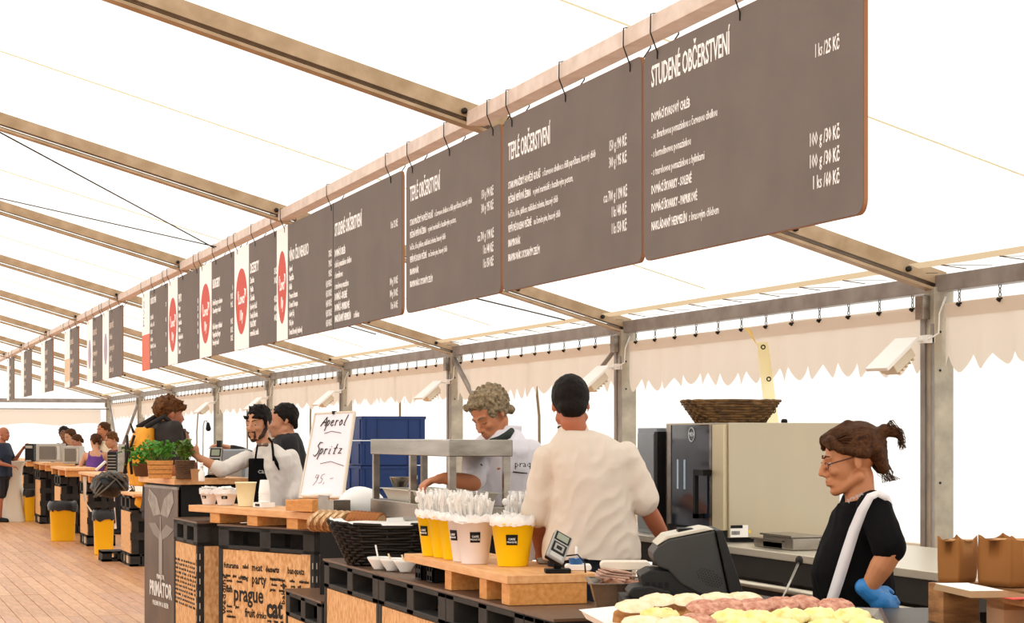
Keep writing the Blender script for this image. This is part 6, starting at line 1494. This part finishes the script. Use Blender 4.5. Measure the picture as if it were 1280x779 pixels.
# ================================================================ THINGS ON THE FAR BARS
def farbox(name, lb, cat, p0, p1, q0, q1, z, dp, m, extra=None):
    t, w_, h_ = boxat(name, lb, cat, p0, p1, q0, q1, z, dp, m, .01)
    if extra: extra(t, w_, h_)
    return t
M_scr = mat('dark_screen', '3c3a38', .25); M_gm = mat('microwave_grey', 'a9a49a', .4, .3)
def mw(t, w_, h_): MB().box((w_*.14, -.012, h_*.14), (w_*.80, -.001, h_*.86)).build('door_glass', mat('microwave_glass', '6d655c', .3), t); MB().box((w_*.84, -.012, h_*.12), (w_*.96, -.001, h_*.88)).build('control_panel', mat('panel_pale', 'c9c4ba', .4), t); MB().box((w_*.81, -.03, h_*.2), (w_*.825, -.012, h_*.8)).build('handle', M_steel, t)
farbox('microwave', 'large grey microwave on the far bar', 'microwave', 45, 76, 555, 577.5, 33, .4, M_gm, mw)
farbox('coffee_machine', 'black coffee machine left of the grey microwave', 'coffee machine', 31, 42, 555, 577, 35, .35, M_dark, lambda t, w_, h_: (MB().box((w_*.1, -.02, h_*.75), (w_*.9, 0, h_*.9)).build('brew_head', M_steel, t), MB().box((w_*.2, -.05, 0), (w_*.8, 0, h_*.08)).build('drip_tray', M_steel, t)))
farbox('microwave', 'smaller silver oven right of the grey microwave', 'microwave', 78, 99, 558, 580, 31.9, .4, M_gm, mw)
farbox('espresso_machine', 'silver and black machine between purple woman and basil', 'coffee machine', 148, 170, 556, 592, 25.4, .4, M_dark, lambda t, w_, h_: (MB().box((0, -.05, 0), (w_*.42, .02, h_)).build('chrome_side', M_steel, t, bevel=.02), MB().box((0, -.02, h_*.98), (w_, .38, h_*1.02)).build('top_plate', M_steel, t)))
def grl(t, w_, h_):
    g = MB()
    for i in range(6): g.box((w_*.06, -.01, h_*(.1+.14*i)), (w_*.94, 0, h_*(.15+.14*i)))
    g.build('grille_bars', mat('grille_grey', '8d8880', .4, .3), t)
farbox('cooler_box', 'small dark box with grille beside the purple woman', 'box', 134, 145.5, 565, 592, 26.6, .3, M_dark, grl)
for (p0, q0, p1, q1, z, lb) in ((36, 573, 43, 560, 38.3, 'thin tilted tablet before the black coffee machine'), (63, 578, 71, 563, 34.1, 'thin tilted tablet before the grey microwave')):
    a = at(p0, q0, z); b_ = at(p1, q1, z); t = thing('tablet', lb, 'tablet', a, -TH); d = b_-a; w_ = (p1-p0)/F*z
    MB().add([(0, 0, 0), (w_*.55, 0, 0), (w_*1.35, .08, d.z), (w_*.8, .08, d.z), (0, .012, 0), (w_*.55, .012, 0), (w_*1.35, .092, d.z), (w_*.8, .092, d.z)], [(0, 1, 2, 3), (7, 6, 5, 4), (0, 4, 5, 1), (1, 5, 6, 2), (2, 6, 7, 3), (3, 7, 4, 0)]).build('screen_body', mat('tablet_blue', '39454f', .3), t)
tag(MB().tube([at(120, 588, 27.0), at(132, 577, 27.0)], .02, 8).build('white_scoop', M_wplas), 'white scoop handle sticking up before the purple top', 'scoop')
p = at(12, 640, 35.5); ct = thing('cocktail_table', 'white cloth-draped standing table behind the man in navy', 'table', (p.x, p.y, 0))
b = MB(); n = 28; vs = []
for s_q, zz in ((.34, 0), (.30, .2), (.20, .75), (.24, 1.0), (.30, 1.1), (.30, 1.115)):
    for k in range(n): a = 2*pi*k/n; r_ = s_q*(1+(.08*cos(7*a) if zz < 1 else 0)); vs.append((r_*cos(a), r_*sin(a), zz))
b.add(vs, [(i*n+k, i*n+(k+1)%n, (i+1)*n+(k+1)%n, (i+1)*n+k) for i in range(5) for k in range(n)]+[tuple(5*n+k for k in range(n))], True).build('draped_cloth', mat('cream_cloth', 'e3dccb', .8), ct)
# thin gooseneck lamp and grey machine behind the planters
gl = thing('gooseneck_lamp', 'thin gooseneck lamp rising right of the thyme planter', 'lamp', tuple(at(253.5, 606, 14.35).xy)+(1.278,))
b0 = gl.location.copy(); f_ = lambda px, py: at(px, py, 14.35)-Vector(b0)
MB().tube([f_(253.5, 600), f_(253.8, 560), f_(254, 532), f_(255.5, 526.5), f_(258, 526), f_(260, 530)], .004, 6).build('neck', M_steel, gl); MB().cone(f_(260, 530), f_(260.5, 536), .012, .020).build('head', M_dark, gl); MB().lathe([(.035, .0), (.035, .012), (.01, .018)], 16).build('base', M_dark, gl)
gm = farbox('juice_machine', 'pale blue-grey machine behind the barman arm', 'machine', 268, 306, 562, 606, 15.2, .35, mat('blue_grey_steel', '959ca3', .35, .5, .2, 4), lambda t, w_, h_: (MB().box((w_*.06, .02, h_), (w_*.2, .1, h_+.07)).build('knob', M_dark, t), MB().box((w_*.1, -.01, h_*.1), (w_*.9, 0, h_*.5)).build('front_plate', M_gm, t)))
flush_text()
print('FLOOR PLANKS', npk)
# pieces that belong to a part go one level deeper
SUB = {'iris': 'eye', 'label_lettering': 'black_label', 'emblem_lettering': 'red_emblem', 'emblem_notch': 'red_emblem', 'strap': 'backpack', 'screen': 'screen_bezel', 'contactless_pad': 'pad', 'symbol': 'pad', 'logo_ring': 'glass_door',
       'painted_reflection': 'glass_door', 'crumb': 'bread', 'cooling_fin': 'housing', 'dark_neck_print': 'collar', 'collar_print': 'collar', 'jacket_print': 'chef_jacket', 'print_line': 'chef_jacket', 'button': 'chef_jacket', 'apron_print': 'apron',
       'word_print': 'chipboard_front', 'barcode': 'data_plate', 'black_plate': 'data_plate', 'speaker_holes': 'rear_housing', 'paper_slot': 'printer_cover', 'connector_port': 'connector_base', 'hair_strands': 'hair', 'lower_flange': 'web', 'groove': 'web', 'slot': 'shell', 'top_band': 'scalloped_cloth'}
for root in [o for o in bpy.data.objects if o.parent is None]:
    kids = list(root.children)
    by = {}
    for c in kids: by.setdefault(c.name.split('.')[0], c)
    for c in kids:
        p = by.get(SUB.get(c.name.split('.')[0], ''))
        if p is not None and p is not c and c.type == 'MESH' and p.type == 'MESH':
            mb = p.matrix_basis.inverted()@c.matrix_basis
            c.parent = p; c.matrix_parent_inverse = Matrix.Identity(4); c.matrix_basis = mb
